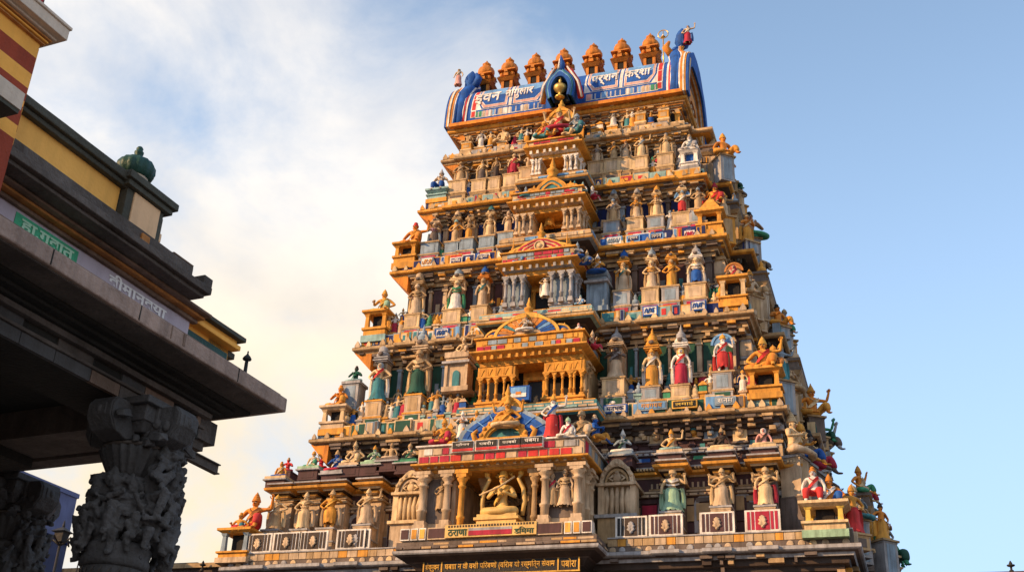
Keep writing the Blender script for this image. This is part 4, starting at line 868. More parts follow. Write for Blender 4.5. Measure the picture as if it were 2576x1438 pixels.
# ---- base of the tower and the name board
b=MB(); b.bx(-9.0,9.0,1.15,2*YC-1.15,0,Z[6]-.9,'maroon')
for k,(o,za,zb_) in enumerate(((.85,9.55,9.72),(.6,9.30,9.46),(.4,9.0,9.12))): b.bx(-9.0-o*.5,9.0+o*.5,1.15-o*.8,2*YC-1.15+o*.8,za,zb_,('mauve','brown','mauve')[k])
r=random.Random(21); z=8.0
while z<9.0:
    x=-8.9
    while x<8.9: w=r.uniform(.3,.6); b.bx(x,x+w-.05,1.09,1.2,z,z+.26,r.choice(('maroon','mauve','maroon','brown'))); x+=w
    z+=.31
b.bx(-3.3,2.7,-.35,2,0,9.55,'mauve'); b.bx(-3.5,2.9,-.55,2,9.55,9.68,'brown')
b.build('tower_base',tower)
tl=at(1067,1411,-.62); br=at(1457,1434,-.62); tr=at(1457,1398,-.62)
o=thing('signboard','long black name board with gold lettering under the bottom porch','sign',((tl.x+tr.x)/2,-.62,9.68),0)
W_=tr.x-tl.x; Hh=.46; b=MB(); zc_=at(1262,1420,-.62).z-9.68; b.bx(-W_/2,W_/2,0,.07,zc_-Hh/2,zc_+Hh/2,'black'); b.build('board',o)
b=MB()
for a,e,c,d in((-W_/2-.03,W_/2+.03,zc_+Hh/2-.02,zc_+Hh/2+.02),(-W_/2-.03,W_/2+.03,zc_-Hh/2-.02,zc_-Hh/2+.02)): b.bx(a,e,-.02,.03,c,d,'gold')
for x in(-W_/2,-W_/2+.58,W_/2-.62,W_/2): b.bx(x-.02,x+.02,-.022,.03,zc_-Hh/2+.02,zc_+Hh/2-.02,'gold')
b.build('frame',o)
for txt,a,e in(('शेव्मुवम',-W_/2+.07,-W_/2+.5),('घबााा न वी वशी पिरबणो (विराब यो रस्मित्न सेवाम',-W_/2+.68,W_/2-.72),('पबोरा',W_/2-.53,W_/2-.08)): fit_text(txt,e-a,.27,'gold',o,(a+e)/2,-.012,zc_,.008,None,.006)
# ---- lettered and pictured panels on the bands
def panel(px,py,w,h,y,frame,inner,txt=None,tc='white',motif=None,name='lettered_panel'):
    p=at(px,py,y); o=MB(); x,z=p.x,p.z
    o.bx(x-w/2,x+w/2,y-.035,y+.12,z-h/2,z+h/2,frame); o.bx(x-w/2+.045,x+w/2-.045,y-.05,y+.02,z-h/2+.045,z+h/2-.045,inner)
    if motif:
        r=random.Random(px)
        for k in range(5):
            a=r.uniform(0,6.28); pts=[(x+(k-2)*w*.13+.05*math.cos(a+q),y-.06,z+h*.26*math.sin(a+1.3*q)) for q in range(5)]; o.tube(pts,.018,5,motif)
    c=o.build(name,tower)
    if txt: fit_text(txt,w*.72,h*.5,tc,c,x,y-.06,z,.008,None,.01)
for a in((1148,656,.48,.27,Y[3]+.02,'white','navy','गिगा','white'),(1217,647,.48,.27,Y[3]+.02,'white','navy','चुनी','white'),(1593,601,.48,.27,Y[3]+.02,'ltblue','navy','ग्वार','white'),(1652,595,.48,.27,Y[3]+.02,'ltblue','navy','लगन','white'),
  (1548,1028,0.78,.28,Y[5]+.02,'blue','white','मनभक','navy'),(1640,1021,0.95,.28,Y[5]+.02,'bluegrey','ltblue','गवगयब','ochre'),(1722,1016,0.8,.28,Y[5]+.02,'gold','black','लमाई','yellow'),(1825,1008,0.66,.28,Y[5]+.02,'bluegrey','bluegrey','सनम','white')): panel(*a)
for a in((1113,838,.52,.36,Y[4]+.02,'blue','white',None,None,'blue'),(1636,782,.52,.36,Y[4]+.02,'blue','white',None,None,'blue'),(1757,769,.52,.36,Y[4]+.02,'blue','white',None,None,'blue'),(1545,607,.6,.36,Y[3]+.02,'ltblue','white',None,None,'bluegrey'),(1735,590,.45,.36,Y[3]+.02,'navy','white',None,None,'crimson'),(1075,660,.5,.4,Y[3]+.02,'bluegrey','white',None,None,'ochre')): panel(*a,name='painted_panel')
po,xc,x0,x1,yf,zb,zc,ha=PORCHES[6]
for px,txt in((1167,'श्रीनाथ'),(1226,'पबरी।'),(1284,'काबबो'),(1339,'चबम।')):
    p=at(px,1116,yf+.1); b=MB(); b.bx(p.x-.36,p.x+.36,yf+.02,yf+.2,zc+.30,zc+.64,'white'); b.bx(p.x-.335,p.x+.335,yf+.0,yf+.1,zc+.42,zc+.62,'black'); b.bx(p.x-.335,p.x+.335,yf+.0,yf+.1,zc+.32,zc+.40,'red'); c=b.build('name_panel',po); fit_text(txt,.44,.11,'white',c,p.x,yf-.01,zc+.52,.008,None,.01)
b=MB(); p=at(1120,1345,yf+.0);q=at(1350,1345,yf); b.bx(p.x,q.x,yf-.05,yf+.2,Z[6]+.32,Z[6]+.70,'idolgold'); b.bx(p.x+.75,q.x-.75,yf-.065,yf,Z[6]+.36,Z[6]+.5,'crimson'); b.bx(p.x+.75,q.x-.75,yf-.065,yf,Z[6]+.5,Z[6]+.58,'grey')
u=p.x+.1
while u<q.x-.1: b.bx(u,u+.05,yf-.06,yf,Z[6]+.62,Z[6]+.68,'brown'); u+=.09
c=b.build('gold_panel',po); fit_text('ठराणा',.6,.2,'dkgreen',c,p.x+.4,yf-.06,Z[6]+.46,.008,None,.01); fit_text('डिममा',.6,.2,'dkgreen',c,q.x-.38,yf-.06,Z[6]+.46,.008,None,.01)
po5=PORCHES[5][0]; yf5=PORCHES[5][4]; p=at(1306,989,yf5); b=MB(); b.bx(p.x-.36,p.x+.36,yf5-.06,yf5+.15,p.z-.26,p.z+.24,'blue'); b.bx(p.x-.26,p.x+.26,yf5-.075,yf5,p.z-.15,p.z+.19,'ltblue'); b.bx(p.x-.26,p.x+.26,yf5-.08,yf5,p.z-.15,p.z-.02,'white'); b.bx(p.x-.09,p.x+.09,yf5-.09,yf5,p.z-.06,p.z+.03,'orange'); b.build('picture_panel',po5)
#==PART6==
# ------------------------------------------------------------------ statues on the ledges
def canopy(c1,c2):
    def f(b):
        k=c1
        b.bx(-.17,.17,.14,.5,-.02,1.8,'sand' if c1!='ochre' else 'tan')
        b.bx(-.21,.21,-.02,.5,1.76,1.81,k); b.bx(-.27,.27,-.07,.5,1.81,1.86,k); b.bx(-.21,.21,-.01,.5,1.86,1.92,'mauve'); b.bx(-.25,.25,-.05,.5,1.92,1.97,k)
        b.lathe([(.16,1.97),(.22,2.02),(.235,2.10),(.20,2.18),(.15,2.21)],14,k,(0,.16,0)); b.lathe([(.08,0),(.10,.02),(.06,.05)],8,'mauve',(0,0,0),Matrix.Translation((0,-.06,2.09))@Matrix.Rotation(PI/2,4,'X'))
        if c2:
            b.lathe([(.17,2.20),(.19,2.23),(.15,2.25),(.175,2.32),(.16,2.42),(.09,2.50),(.11,2.52),(.06,2.58),(.04,2.66),(.05,2.69),(.025,2.76),(.004,2.9)],12,c2,(0,.16,0))
        else: b.lathe([(.12,2.17),(.14,2.22),(.07,2.30),(.01,2.40)],10,k,(0,.14,0))
        return 'canopy'
    return f
GRP={6:'standing statues of the bottom row',5:'standing statues of the tier above the bottom',4:'standing statues of the fourth tier',3:'standing statues of the third tier',2:'standing statues of the second tier',1:'small figures of the topmost gallery'}
PEDC={6:('grey','sand','sand'),5:('ochre','sand','sand'),4:('tan','cream','grey'),3:('tan','bluegrey','grey'),2:('tan','cream','tan'),1:('cream','ochre','tan')}
for t in sorted(ST):
    for n,d in enumerate(ST[t]):
        k={q:d[q] for q in('key','skin','robe','sash','crown','crowncol','face','shawl','sashk','halo','wide') if q in d}
        if t==6: k['wide']=1.22
        zl=Z[t]+(BAND[t][0]*.3 if t<6 else .46); h=d['z']-zl; c=PEDC[t]; w=.30 if t>1 else .2; w*=d.get('wide',1)
        if t<6 and d['x']>0 and t in(3,4,5): c=('tan','grey' if n%2 else 'cream','grey')
        if t==5 and d['x']<0: c=('ochre','sand','sand')
        ped=[(w*1.12,w*1.0,.06,c[0]),(w*.98,w*.88,max(.05,h*.5-.06),c[1]),(w*1.2,w*1.05,.06,c[0]),(w*1.08,w*.95,max(.05,h*.5-.06),c[2])]
        o=statue(d['label'],(d['x'],d['y'],d['z']),d['h'],ped=ped,group=GRP[t],extra=canopy(*d['canopy']) if d.get('canopy') else None,**k)
        if t in(3,4,5):                                    # red inset on the plinth front
            b=MB(); zz=-h+.10; m={3:'crimson',4:'crimson',5:'dkgreen'}[t]; b.bx(-w*.8,w*.8,-w*1.02,-w*.9,-h*.5-.1,max(-h+.05,-h*.5-.38),m); b.ball((0,-w*1.03,-h*.5-.26),.07,'white',7,1.6,.3,.8); b.build('inset_panel',o)
# seated row above the bottom tier
yS=1.45
def sit(px,pt,pb,y,label,rz=0,plinth=None,group=None,**k):
    a=at(px,pb,y);t_=at(px,pt,y); o=statue(label,(a.x,y,a.z),t_.z-a.z,rz=rz,group=group,ped=plinth,**k); return o
UP='seated statues above the bottom row'
PL=lambda z,c1,c2:[(.42,.36,.07,c1),(.34,.30,.30,c2)]
for a in((704,1160,1203,'ochre statue in a blue lap cloth, far left of the seated row above the bottom',dict(key='SEc',skin='ochre',robe='blue',sash='cream',crown='bun',crowncol='ochre'),'cream'),
 (786,1135,1178,'cream seated statue with green shawl on a pale green box, left part of seated row',dict(key='SBe',skin='cream',robe='green',sash='white',crown='dome',crowncol='ochre'),'palegreen'),
 (844,1130,1189,'statue with a blue torso and crimson folded legs in the seated row',dict(key='SGc',skin='blue',robe='crimson',sash='white',crown='tall',crowncol='tan'),'grey'),
 (890,1110,1170,'cream statue riding a tall plaque, seated row, between blue-torso and green-robed figures',dict(key='SAe',skin='cream',robe='cream',sash='sand',crown='cone',crowncol='cream'),'sand'),
 (940,1119,1167,'seated statue wrapped in a pale green cloak on a green box',dict(key='SGc',skin='palegreen',robe='palegreen',sash='white',crown='tall',crowncol='ochre',shawl=None),'palegreen'),
 (983,1113,1157,'tan bust statue beside the dark green pot-bearer, seated row left of the porch',dict(key='SEc',skin='tan',robe='sand',sash=None,crown='bun',crowncol='tan'),'mauve'),
 (1029,1116,1162,'statue in dark green on a green tub, seated row right beside the porch roof',dict(key='SGc',skin='sand',robe='dkgreen',sash='green',crown='dome',crowncol='tan'),'green'),
 (1567,1081,1143,'pale grey seated statue with a white lap cloth, seated row, first right of the porch',dict(key='SGc',skin='bluegrey',robe='white',sash='dkgreen',crown='cone',crowncol='white',halo=None),'bluegrey'),
 (1689,1078,1138,'golden-crowned cream statue lifting a curved arm, seated row right of the porch',dict(key='SFc',skin='cream',robe='paleteal',sash='ochre',crown='tall',crowncol='ochre'),'sand'),
 (1816,1073,1132,'dark brown bust statue with a tan crown, seated row, middle of the right half',dict(key='SEc',skin='brown',robe='cream',sash='brown',crown='tall',crowncol='tan'),'cream'),
 (1922,1071,1125,'pink-faced statue in a white hood and brown dress, seated row, right end',dict(key='SEc',skin='pink',robe='cream',sash='brown',crown='hair',crowncol='white'),'cream')):
    px,pt,pb,lab,k,pc=a; sit(px,pt,pb,yS,lab,group=UP,plinth=[(.40,.34,.10,pc),(.44,.38,.05,'grey'),(.36,.30,.34,'maroon')],**k)
for px,pt,pb,lab,m in((1615,1068,1109,'small beige bust plaque on the maroon attic wall, first right of the porch','sand'),(1651,1072,1116,'small beige bust plaque on the maroon attic wall, next to the arm-lifting statue','tan'),(1745,1066,1100,'small ochre pot shrine plaque with a teal lid on the maroon attic wall','ochre'),(1789,1058,1103,'small blue-grey bust plaque on the maroon attic wall','bluegrey'),(1862,1046,1109,'larger cream bust plaque with a round belly on the maroon attic wall','cream'),(1954,1055,1080,'little grey hanging pot plaque on the maroon attic wall, right end','grey')):
    y=YW[6]-.16; a=at(px,pb,y);t_=at(px,pt,y);H=t_.z-a.z; o=thing('wall_plaque',lab,'plaque',(a.x,y,a.z),0,'plaques on the maroon attic wall')
    b=MB(); b.bx(-.22,.22,0,.2,0,H*.5,m); b.bx(-.25,.25,-.05,.2,-.06,0,'mauve'); b.build('block',o); b=MB(); b.lathe([(.10,H*.42),(.17,H*.5),(.15,H*.62),(.08,H*.68),(.11,H*.75),(.10,H*.86),(.05,H*.92),(.01,H)],10,'teal' if m=='ochre' else m,(0,.03,0)); b.lathe([(.03,0),(.11,.05),(.12,.12),(.04,.2)],9,m,(0,-.02,H*.15)); b.build('bust',o)
# figures crowding the porch roofs
def grp(t,rows,name):
    po,xc,x0,x1,yf,zb,zc,ha=PORCHES[t]
    for px,pt,pb,dy,lab,k in rows: sit(px,pt,pb,yf+dy,lab,group=name,**k)
grp(6,((1115,1050,1120,.38,'ochre kneeling statue with red skirt, left corner of the bottom porch roof',dict(key='SQe',skin='ochre',robe='crimson',sash='ochre',crown='tall',crowncol='ochre')),
 (1160,1034,1104,.45,'white-cloaked standing statue on the bottom porch roof, left of the blue arch',dict(key='Gd',skin='white',robe='white',sash='orange',crown='cone',crowncol='white',shawl='white',sashk=1)),
 (1196,1030,1102,.45,'ochre standing statue with a white wrap beside the blue arch of the bottom porch',dict(key='Ad',skin='ochre',robe='ochre',sash='white',crown='tall',crowncol='ochre',shawl='white')),
 (1275,1000,1078,.18,'golden enthroned deity under the blue arch of the bottom porch roof',dict(key='SAc4',skin='ochre',robe='cream',sash='ochre',crown='cone',crowncol='ochre',halo='ochre')),
 (1330,1046,1096,.35,'pink standing statue on the bottom porch roof, right of the blue arch',dict(key='Ed',skin='pink',robe='pink',sash='white',crown='bun',crowncol='pink')),
 (1387,992,1104,.30,'tall white statue in a red skirt with one arm raised, bottom porch roof',dict(key='Fd',skin='white',robe='red',sash='blue',crown='cone',crowncol='ochre',shawl='crimson')),
 (1428,1050,1102,.25,'pale pink squatting statue with a small crown, right part of the bottom porch roof',dict(key='SEe',skin='white',robe='white',sash='crimson',crown='dome',crowncol='palegreen')),
 (1462,1032,1110,.75,'tan crouching statue with a hat, right corner of the bottom porch roof',dict(key='SQe',skin='tan',robe='sand',sash='tan',crown='dome',crowncol='tan')),
 (1496,1042,1112,1.0,'statue with a blue shawl and ochre legs, rearmost on the bottom porch roof',dict(key='SGe',skin='blue',robe='ochre',sash='blue',crown='bun',crowncol='sand',rz=PI/2))),'figures on the roof of the bottom porch')
grp(5,((1322,788,836,.16,'small white praying figure inside the rainbow fan pediment',dict(key='SGc',skin='sand',robe='white',sash='white',crown='tall',crowncol='ochre')),
 (1455,812,842,.4,'tiny white seated figure on the balcony porch roof, right end',dict(key='SEc',skin='white',robe='white',sash='pink',crown='bun',crowncol='pink')),
 (1490,832,880,.9,'small tan and red seated figure behind the balcony porch roof corner',dict(key='SFe',skin='sand',robe='crimson',sash='red',crown='cone',crowncol='sand',rz=PI/2)),
 (1187,824,848,.4,'tiny cream seated figure on the balcony porch roof, left end',dict(key='SEc',skin='cream',robe='tan',sash=None,crown='dome',crowncol='cream'))),'figures on the balcony porch roof')
grp(4,((1307,632,664,.3,'small blue-grey seated figure left of the red pediment',dict(key='SEe',skin='bluegrey',robe='ltblue',sash='white',crown='bun',crowncol='white')),
 (1452,610,652,.35,'small white seated figure with a blue robe right of the red pediment',dict(key='SGc',skin='white',robe='blue',sash='bluegrey',crown='cone',crowncol='bluegrey')),
 (1476,630,668,.7,'small cream and blue seated figure behind the red pediment',dict(key='SQe',skin='cream',robe='blue',sash='white',crown='cone',crowncol='cream')),
 (1503,640,690,1.15,'bright blue seated figure at the right corner of the blue-grey porch roof',dict(key='SGc',skin='ochre',robe='blue',sash='white',crown='cone',crowncol='white'))),'figures on the blue-grey porch roof')
grp(3,((1322,470,498,.25,'little blue-grey bird-like figure left of the ochre pediment',dict(key='SEc',skin='bluegrey',robe='teal',sash=None,crown='cone',crowncol='bluegrey',face=False)),
 (1445,455,482,.3,'little teal domed figure right of the ochre pediment',dict(key='SEc',skin='teal',robe='paleteal',sash=None,crown='cone',crowncol='teal',face=False)),
 (1466,458,486,.45,'little white figure with pale teal hair right of the ochre pediment',dict(key='SEc',skin='white',robe='paleteal',sash='pink',crown='cone',crowncol='paleteal')),
 (1490,468,502,.8,'little white and red figure at the right end of the third porch roof',dict(key='SGe',skin='white',robe='crimson',sash='red',crown='bun',crowncol='white',rz=PI/2))),'figures on the third porch roof')
grp(2,((1405,270,338,.45,'crowned deity in red on the gilded throne under the roof dormer',dict(key='SBc4',skin='cream',robe='crimson',sash='red',crown='tall',crowncol='gold',halo='ochre')),
 (1368,306,350,.30,'teal-skirted seated figure on the left of the gilded throne',dict(key='SGe',skin='ochre',robe='teal',sash='crimson',crown='dome',crowncol='ochre')),
 (1390,315,342,.15,'small kneeling ochre figure at the foot of the gilded throne',dict(key='SQe',skin='cream',robe='ochre',sash=None,crown='bun',crowncol='ochre')),
 (1431,312,342,.15,'small cream bending figure right of the throne foot',dict(key='SQe',skin='cream',robe='cream',sash='grey',crown='hair')),
 (1450,288,338,.35,'teal and grey seated figure on the right of the gilded throne',dict(key='SGe',skin='bluegrey',robe='teal',sash='white',crown='dome',crowncol='bluegrey'))),'throne group below the roof dormer')
po,xc,x0,x1,yf,zb,zc,ha=PORCHES[2]
th=thing('throne','gilded throne back with curling crest behind the red-robed deity','throne',(at(1408,338,yf+.7).x,yf+.75,zc+ha+.05),0)
b=MB(); b.bx(-.55,.55,-.1,.3,0,.5,'crimson'); b.bx(-.62,.62,-.15,.3,.5,.56,'gold'); b.build('seat_block',th)
b=MB(); b.ring(arc(0,.75,.62,.95,18,pt=1),arc(0,.75,.44,.72,18),0,.25,'ochre'); b.prism(arc(0,.75,.46,.74,18),.1,.22,'rustorange')
for q in range(11): an=PI*q/10; b.ball((.62*math.cos(an),.02,.75+.95*math.sin(an)),.09,'ochre',7)
finial(b,0,.1,1.75,.9,'gold'); b.bx(-.62,-.46,0,.25,.56,.76,'ochre'); b.bx(.46,.62,0,.25,.56,.76,'ochre'); b.build('back_arch',th)
def idolbow(b):
    for s in(-1,1): b.tube([(s*.46,.05,.05),(s*.50,.06,.35),(s*.46,.05,.65),(s*.34,.04,.88),(s*.42,.03,.98)],[.05,.055,.05,.045,.05],8,'idolgold'); b.ball((s*.40,.03,1.0),.07,'gold',8)
    b.tube([(-.42,-.36,.42),(0,-.30,.60),(.34,-.22,.84)],[.02,.024,.02],7,'cream')
    for k in range(9): a=PI*(.1+.8*k/8); b.tube([(.17*math.cos(a),.08,.9+.12*math.sin(a)),(.24*math.cos(a),.1,.9+.25*math.sin(a))],[.03,.015],5,'gold')
    return 'bow_arch'
# porch occupants
sit(1262,1170,1302,Y[6]-1+.62,'large golden seated four-armed idol with a flute in the bottom porch',key='SGc',skin='idolgold',robe='idolgold',sash='gold',crown='tall',crowncol='gold',wide=.80,extra=idolbow,plinth=[(.62,.5,.10,'idolgold'),(.70,.55,.08,'idolgold'),(.62,.5,.14,'idolgold'),(.78,.6,.12,'ochre')])
sit(1382,506,572,Y[3]-.15,'slim golden dancer statue in the doorway of the third porch',key='Fd',skin='ochre',robe='ochre',sash='gold',crown='dome',crowncol='ochre')
sit(1372,685,748,Y[4]-.35,'white-robed statue in the doorway of the blue-grey porch',key='Dd',skin='cream',robe='white',sash='white',crown='bun',crowncol='cream',shawl='white',sashk=1)
sit(1107,1206,1285,Y[6]-1+.50,'brown flute-playing relief figure on the left pier of the bottom porch',key='Da',skin='tan',robe='tan',sash='tan',crown='dome',crowncol='tan',shawl='sand')
sit(1420,1180,1275,Y[6]-1+.46,'cream-caped relief figure on the right pier of the bottom porch',key='Eb',skin='sand',robe='sand',sash='cream',crown='dome',crowncol='sand',shawl='cream',sashk=1)
sit(1388,1190,1275,Y[6]-1+.46,'smaller attendant relief figure on the right pier of the bottom porch',key='Aa',skin='sand',robe='tan',sash='crimson',crown='dome',crowncol='sand')
sit(1238,752,790-24,Y[4]+.1,'reclining green-skirted figure by the left foot of the blue-grey porch',key='SQe',skin='ochre',robe='dkgreen',sash=None,crown='bun',crowncol='ochre')
sit(1460,742,768,Y[4]-.55,'pale blue reclining figure by the right foot of the blue-grey porch',key='SQe',skin='white',robe='ltblue',sash='white',crown='bun',crowncol='paleteal')
sit(1165,848,893,Y[5]+.55,'cream bird-handed figure on the shrine left of the balcony porch',key='SFe',skin='cream',robe='sand',sash='tan',crown='cone',crowncol='cream')
# side shrines flanking the balcony porch
def shrine(px,pt,pb,y,label,m,w=.42):
    a=at(px,pb,y);t_=at(px,pt,y);H=t_.z-a.z; o=thing('wall_shrine',label,'shrine',(a.x,y,a.z))
    b=MB(); b.bx(-w*1.15,w*1.15,-.3,.4,0,H*.12,m); b.bx(-w*.9,w*.9,-.2,.4,H*.12,H*.7,m); b.bx(-w,-w*.75,-.26,.1,H*.12,H*.7,m); b.bx(w*.75,w,-.26,.1,H*.12,H*.7,m); b.build('body',o)
    b=MB(); b.bx(-w*1.2,w*1.2,-.36,.4,H*.7,H*.76,'grey'); b.bx(-w*.95,w*.95,-.24,.4,H*.76,H*.86,m); b.bx(-w*1.05,w*1.05,-.3,.4,H*.86,H,m); b.build('roof',o); b=MB(); b.prism(arc(0,H*.42,w*.3,H*.12,10)+[(-w*.3,H*.14),(w*.3,H*.14)],-.24,-.19,'teal' if m=='sand' else 'bluegrey'); b.build('panel',o)
shrine(1150,893,990,Y[5]+.55,'beige wall shrine with a teal panel, left of the balcony porch','sand')
shrine(1505,690,790,Y[4]+.45,'grey-blue wall shrine at the right flank of the blue-grey porch','bluegrey',.36)
# ---- corner kiosks
def kiosk(px,pr,pp,pb,y,m,label,w=.42,top=None,baseh=None,dark='darkwin'):
    a=at(px,pb,y); zr=at(px,pr,y).z-a.z; zp=at(px,pp,y).z-a.z
    o=thing('corner_kiosk',label,'kiosk',(a.x,y,a.z),0,'open corner kiosks at the tier corners'); b=MB()
    b.bx(-w*1.15,w*1.15,-w*1.15,w*1.15,0,zp*.45,m[1]); b.bx(-w*1.02,w*1.02,-w*1.02,w*1.02,zp*.45,zp*.85,m[0]); b.bx(-w*1.16,w*1.16,-w*1.16,w*1.16,zp*.85,zp,m[0])
    for q in range(4): b.bx(-w*1.17,-w*1.12,0,0,0,0,m[0]) if 0 else None
    b.build('base',o)
    hp=zr-zp-.16
    for sx in(-1,1):
        for sy in(-1,1):
            b=MB(); b.frus(sx*w*.8,sy*w*.8,zp,zp+hp*.12,.09,.09,.075,.075,m[2]); b.frus(sx*w*.8,sy*w*.8,zp+hp*.12,zp+hp*.86,.075,.075,.062,.062,m[2]); b.frus(sx*w*.8,sy*w*.8,zp+hp*.86,zp+hp,.07,.07,.11,.11,m[2]); b.build('post',o)
    b=MB(); b.bx(-w*.45,w*.45,-w*.45,w*.45,zp,zp+hp,dark); b.build('core',o)
    b=MB(); b.frus(0,0,zp+hp,zr-.08,w*.95,w*.95,w*1.22,w*1.22,m[0]); b.bx(-w*1.25,w*1.25,-w*1.25,w*1.25,zr-.08,zr,m[0])
    if top: 
        z=zr
        for q in range(3): b.frus(0,0,z,z+top*.22,w*(1.0-.25*q),w*(1.0-.25*q),w*(.74-.25*q),w*(.74-.25*q),m[0]); z+=top*.22
        finial(b,0,0,z-.03,top*.55,m[0])
    b.build('roof',o); return o
OC=('ochre','ochre','ochre')
KY=lambda t:Y[t]+.55
kiosk(1025,622,655,688,KY(3),OC,'golden kiosk at the left corner of the third tier under an orange figure')
kiosk(950,792,835,871,KY(4),('ochre','paleteal','ochre'),'orange kiosk at the left corner of the fourth tier under an olive figure')
kiosk(845,1030,1070,1104,KY(5),('sand','ochre','cream'),'cream-posted kiosk at the left corner above the bottom tier')
kiosk(600,1338,1395,1424,KY(6),('ochre','sand','bluegrey'),'grey-legged kiosk at the left corner of the bottom tier',w=.50)
kiosk(1791,541,575,606,KY(3),OC,'golden pyramid-roofed kiosk at the right corner of the third tier',top=.9)
kiosk(1850,707,757,784,KY(4),('ochre','ochre','cream'),'cream and gold kiosk at the right corner of the fourth tier')
kiosk(1930,936,983,1016,KY(5),OC,'golden kiosk with tiled base at the right corner above the bottom tier',w=.47)
kiosk(2082,1272,1322,1364,KY(6),('cream','palegreen','yellow'),'yellow-posted kiosk with pale green base at the right corner of the bottom tier',w=.55)
kiosk(1738,384,418,436,KY(2),('white','grey','white'),'small white kiosk with blue panel at the right corner of the second tier',w=.30,dark='blue')
kiosk(1106,487,500,522,KY(2),('paleteal','ochre','paleteal'),'low pale teal stand at the left corner of the second tier',w=.38)
CG='seated figures on the corner kiosks'
for a in((1041,560,623,KY(3)-.05,'orange seated figure on the left golden kiosk of the third tier',dict(key='SFe',skin='orange',robe='orange',sash='ochre',crown='bun',crowncol='red')),
 (963,728,792,KY(4)-.05,'olive green seated figure with a tall hat on the left kiosk of the fourth tier',dict(key='SQe',skin='ochre',robe='palegreen',sash='gold',crown='tall',crowncol='ochre')),
 (852,968,1028,KY(5)-.05,'orange hunched figure on the left kiosk above the bottom tier',dict(key='SGe',skin='orange',robe='ochre',sash='orange',crown='bun',crowncol='orange')),
 (634,1238,1340,KY(6),'orange-red robed figure with raised arm on the far left kiosk of the bottom tier',dict(key='SFe',skin='orange',robe='red',sash='rustorange',crown='tall',crowncol='orange')),
 (600,1288,1342,KY(6)-.25,'small yellow crouching figure with teal legs beside the orange-red one',dict(key='SQe',skin='ochre',robe='teal',sash=None,crown='bun',crowncol='ochre')),
 (1107,428,490,KY(2),'grey and white seated figure with blue lap at the left corner of second tier',dict(key='SGt',skin='sand',robe='blue',sash='white',crown='cone',crowncol='grey')),
 (1735,338,386,KY(2)-.05,'pale seated figure on the small white kiosk of the second tier',dict(key='SEe',skin='white',robe='grey',sash='bluegrey',crown='bun',crowncol='tan')),
 (1799,458,520,KY(3)+.55,'red-robed seated figure behind the pyramid-roofed kiosk',dict(key='SQe',skin='ochre',robe='red',sash='red',crown='tall',crowncol='crimson')),
 (1846,662,708,KY(4)-.1,'tan seated figure with a crimson shawl on the cream and gold kiosk',dict(key='SQe',skin='sand',robe='tan',sash='crimson',crown='hair',crowncol='crimson',halo='rustorange')),
 (1922,845,938,KY(5)-.05,'large orange seated figure with piled golden hair on the right golden kiosk',dict(key='SFe',skin='ochre',robe='orange',sash='red',crown='tall',crowncol='gold')),
 (1948,870,936,KY(5)+.5,'second orange seated figure with a rust robe behind the right golden kiosk',dict(key='SGe',skin='ochre',robe='rustorange',sash='cream',crown='dome',crowncol='ochre')),
 (2050,1172,1274,KY(6)-.1,'red-robed figure with blue lap cloth on the right kiosk of the bottom tier',dict(key='SEt',skin='white',robe='red',sash='red',crown='bun',crowncol='orange')),
 (2090,1190,1276,KY(6)+.1,'orange figure with bright blue legs on the right kiosk of the bottom tier',dict(key='SQe',skin='orange',robe='blue',sash='white',crown='tall',crowncol='orange'))):
    px,pt,pb,y,lab,k=a; sit(px,pt,pb,y,lab,group=CG,**k)
for px,pt,pb,x,lab,k in((1152,172,216,-5.0,'small cream and pink standing figure beside the left roof crest',dict(key='Ed',skin='cream',robe='pink',sash='white',crown='hair',crowncol='sand')),(1730,62,110,4.85,'small cream figure with raised arm and red dress on the right roof crest',dict(key='Fd',skin='cream',robe='crimson',sash='white',crown='hair',crowncol='blue',shawl='blue'))):
    sit(px,pt,pb,4.9,lab,**k)
# left edge extras
sit(893,920,966,Y[5]+.95,'small green-robed figure on a tall grey block at the left edge of the tower',key='SGc',skin='dkgreen',robe='paleteal',sash='green',crown='bun',crowncol='brown',plinth=[(.36,.36,.1,'grey'),(.3,.3,1.1,'grey')])
sit(722,1150,1190,2.2,'small red figure behind the blue-lapped one at the far left of the seated row',key='SGc',skin='red',robe='crimson',sash=None,crown='bun',crowncol='tan',plinth=[(.3,.3,.5,'maroon')])
sit(806,1140,1182,2.1,'small crimson figure behind the green-shawled one in the seated row',key='SGc',skin='crimson',robe='red',sash=None,crown='bun',crowncol='crimson',plinth=[(.3,.3,.5,'maroon')])
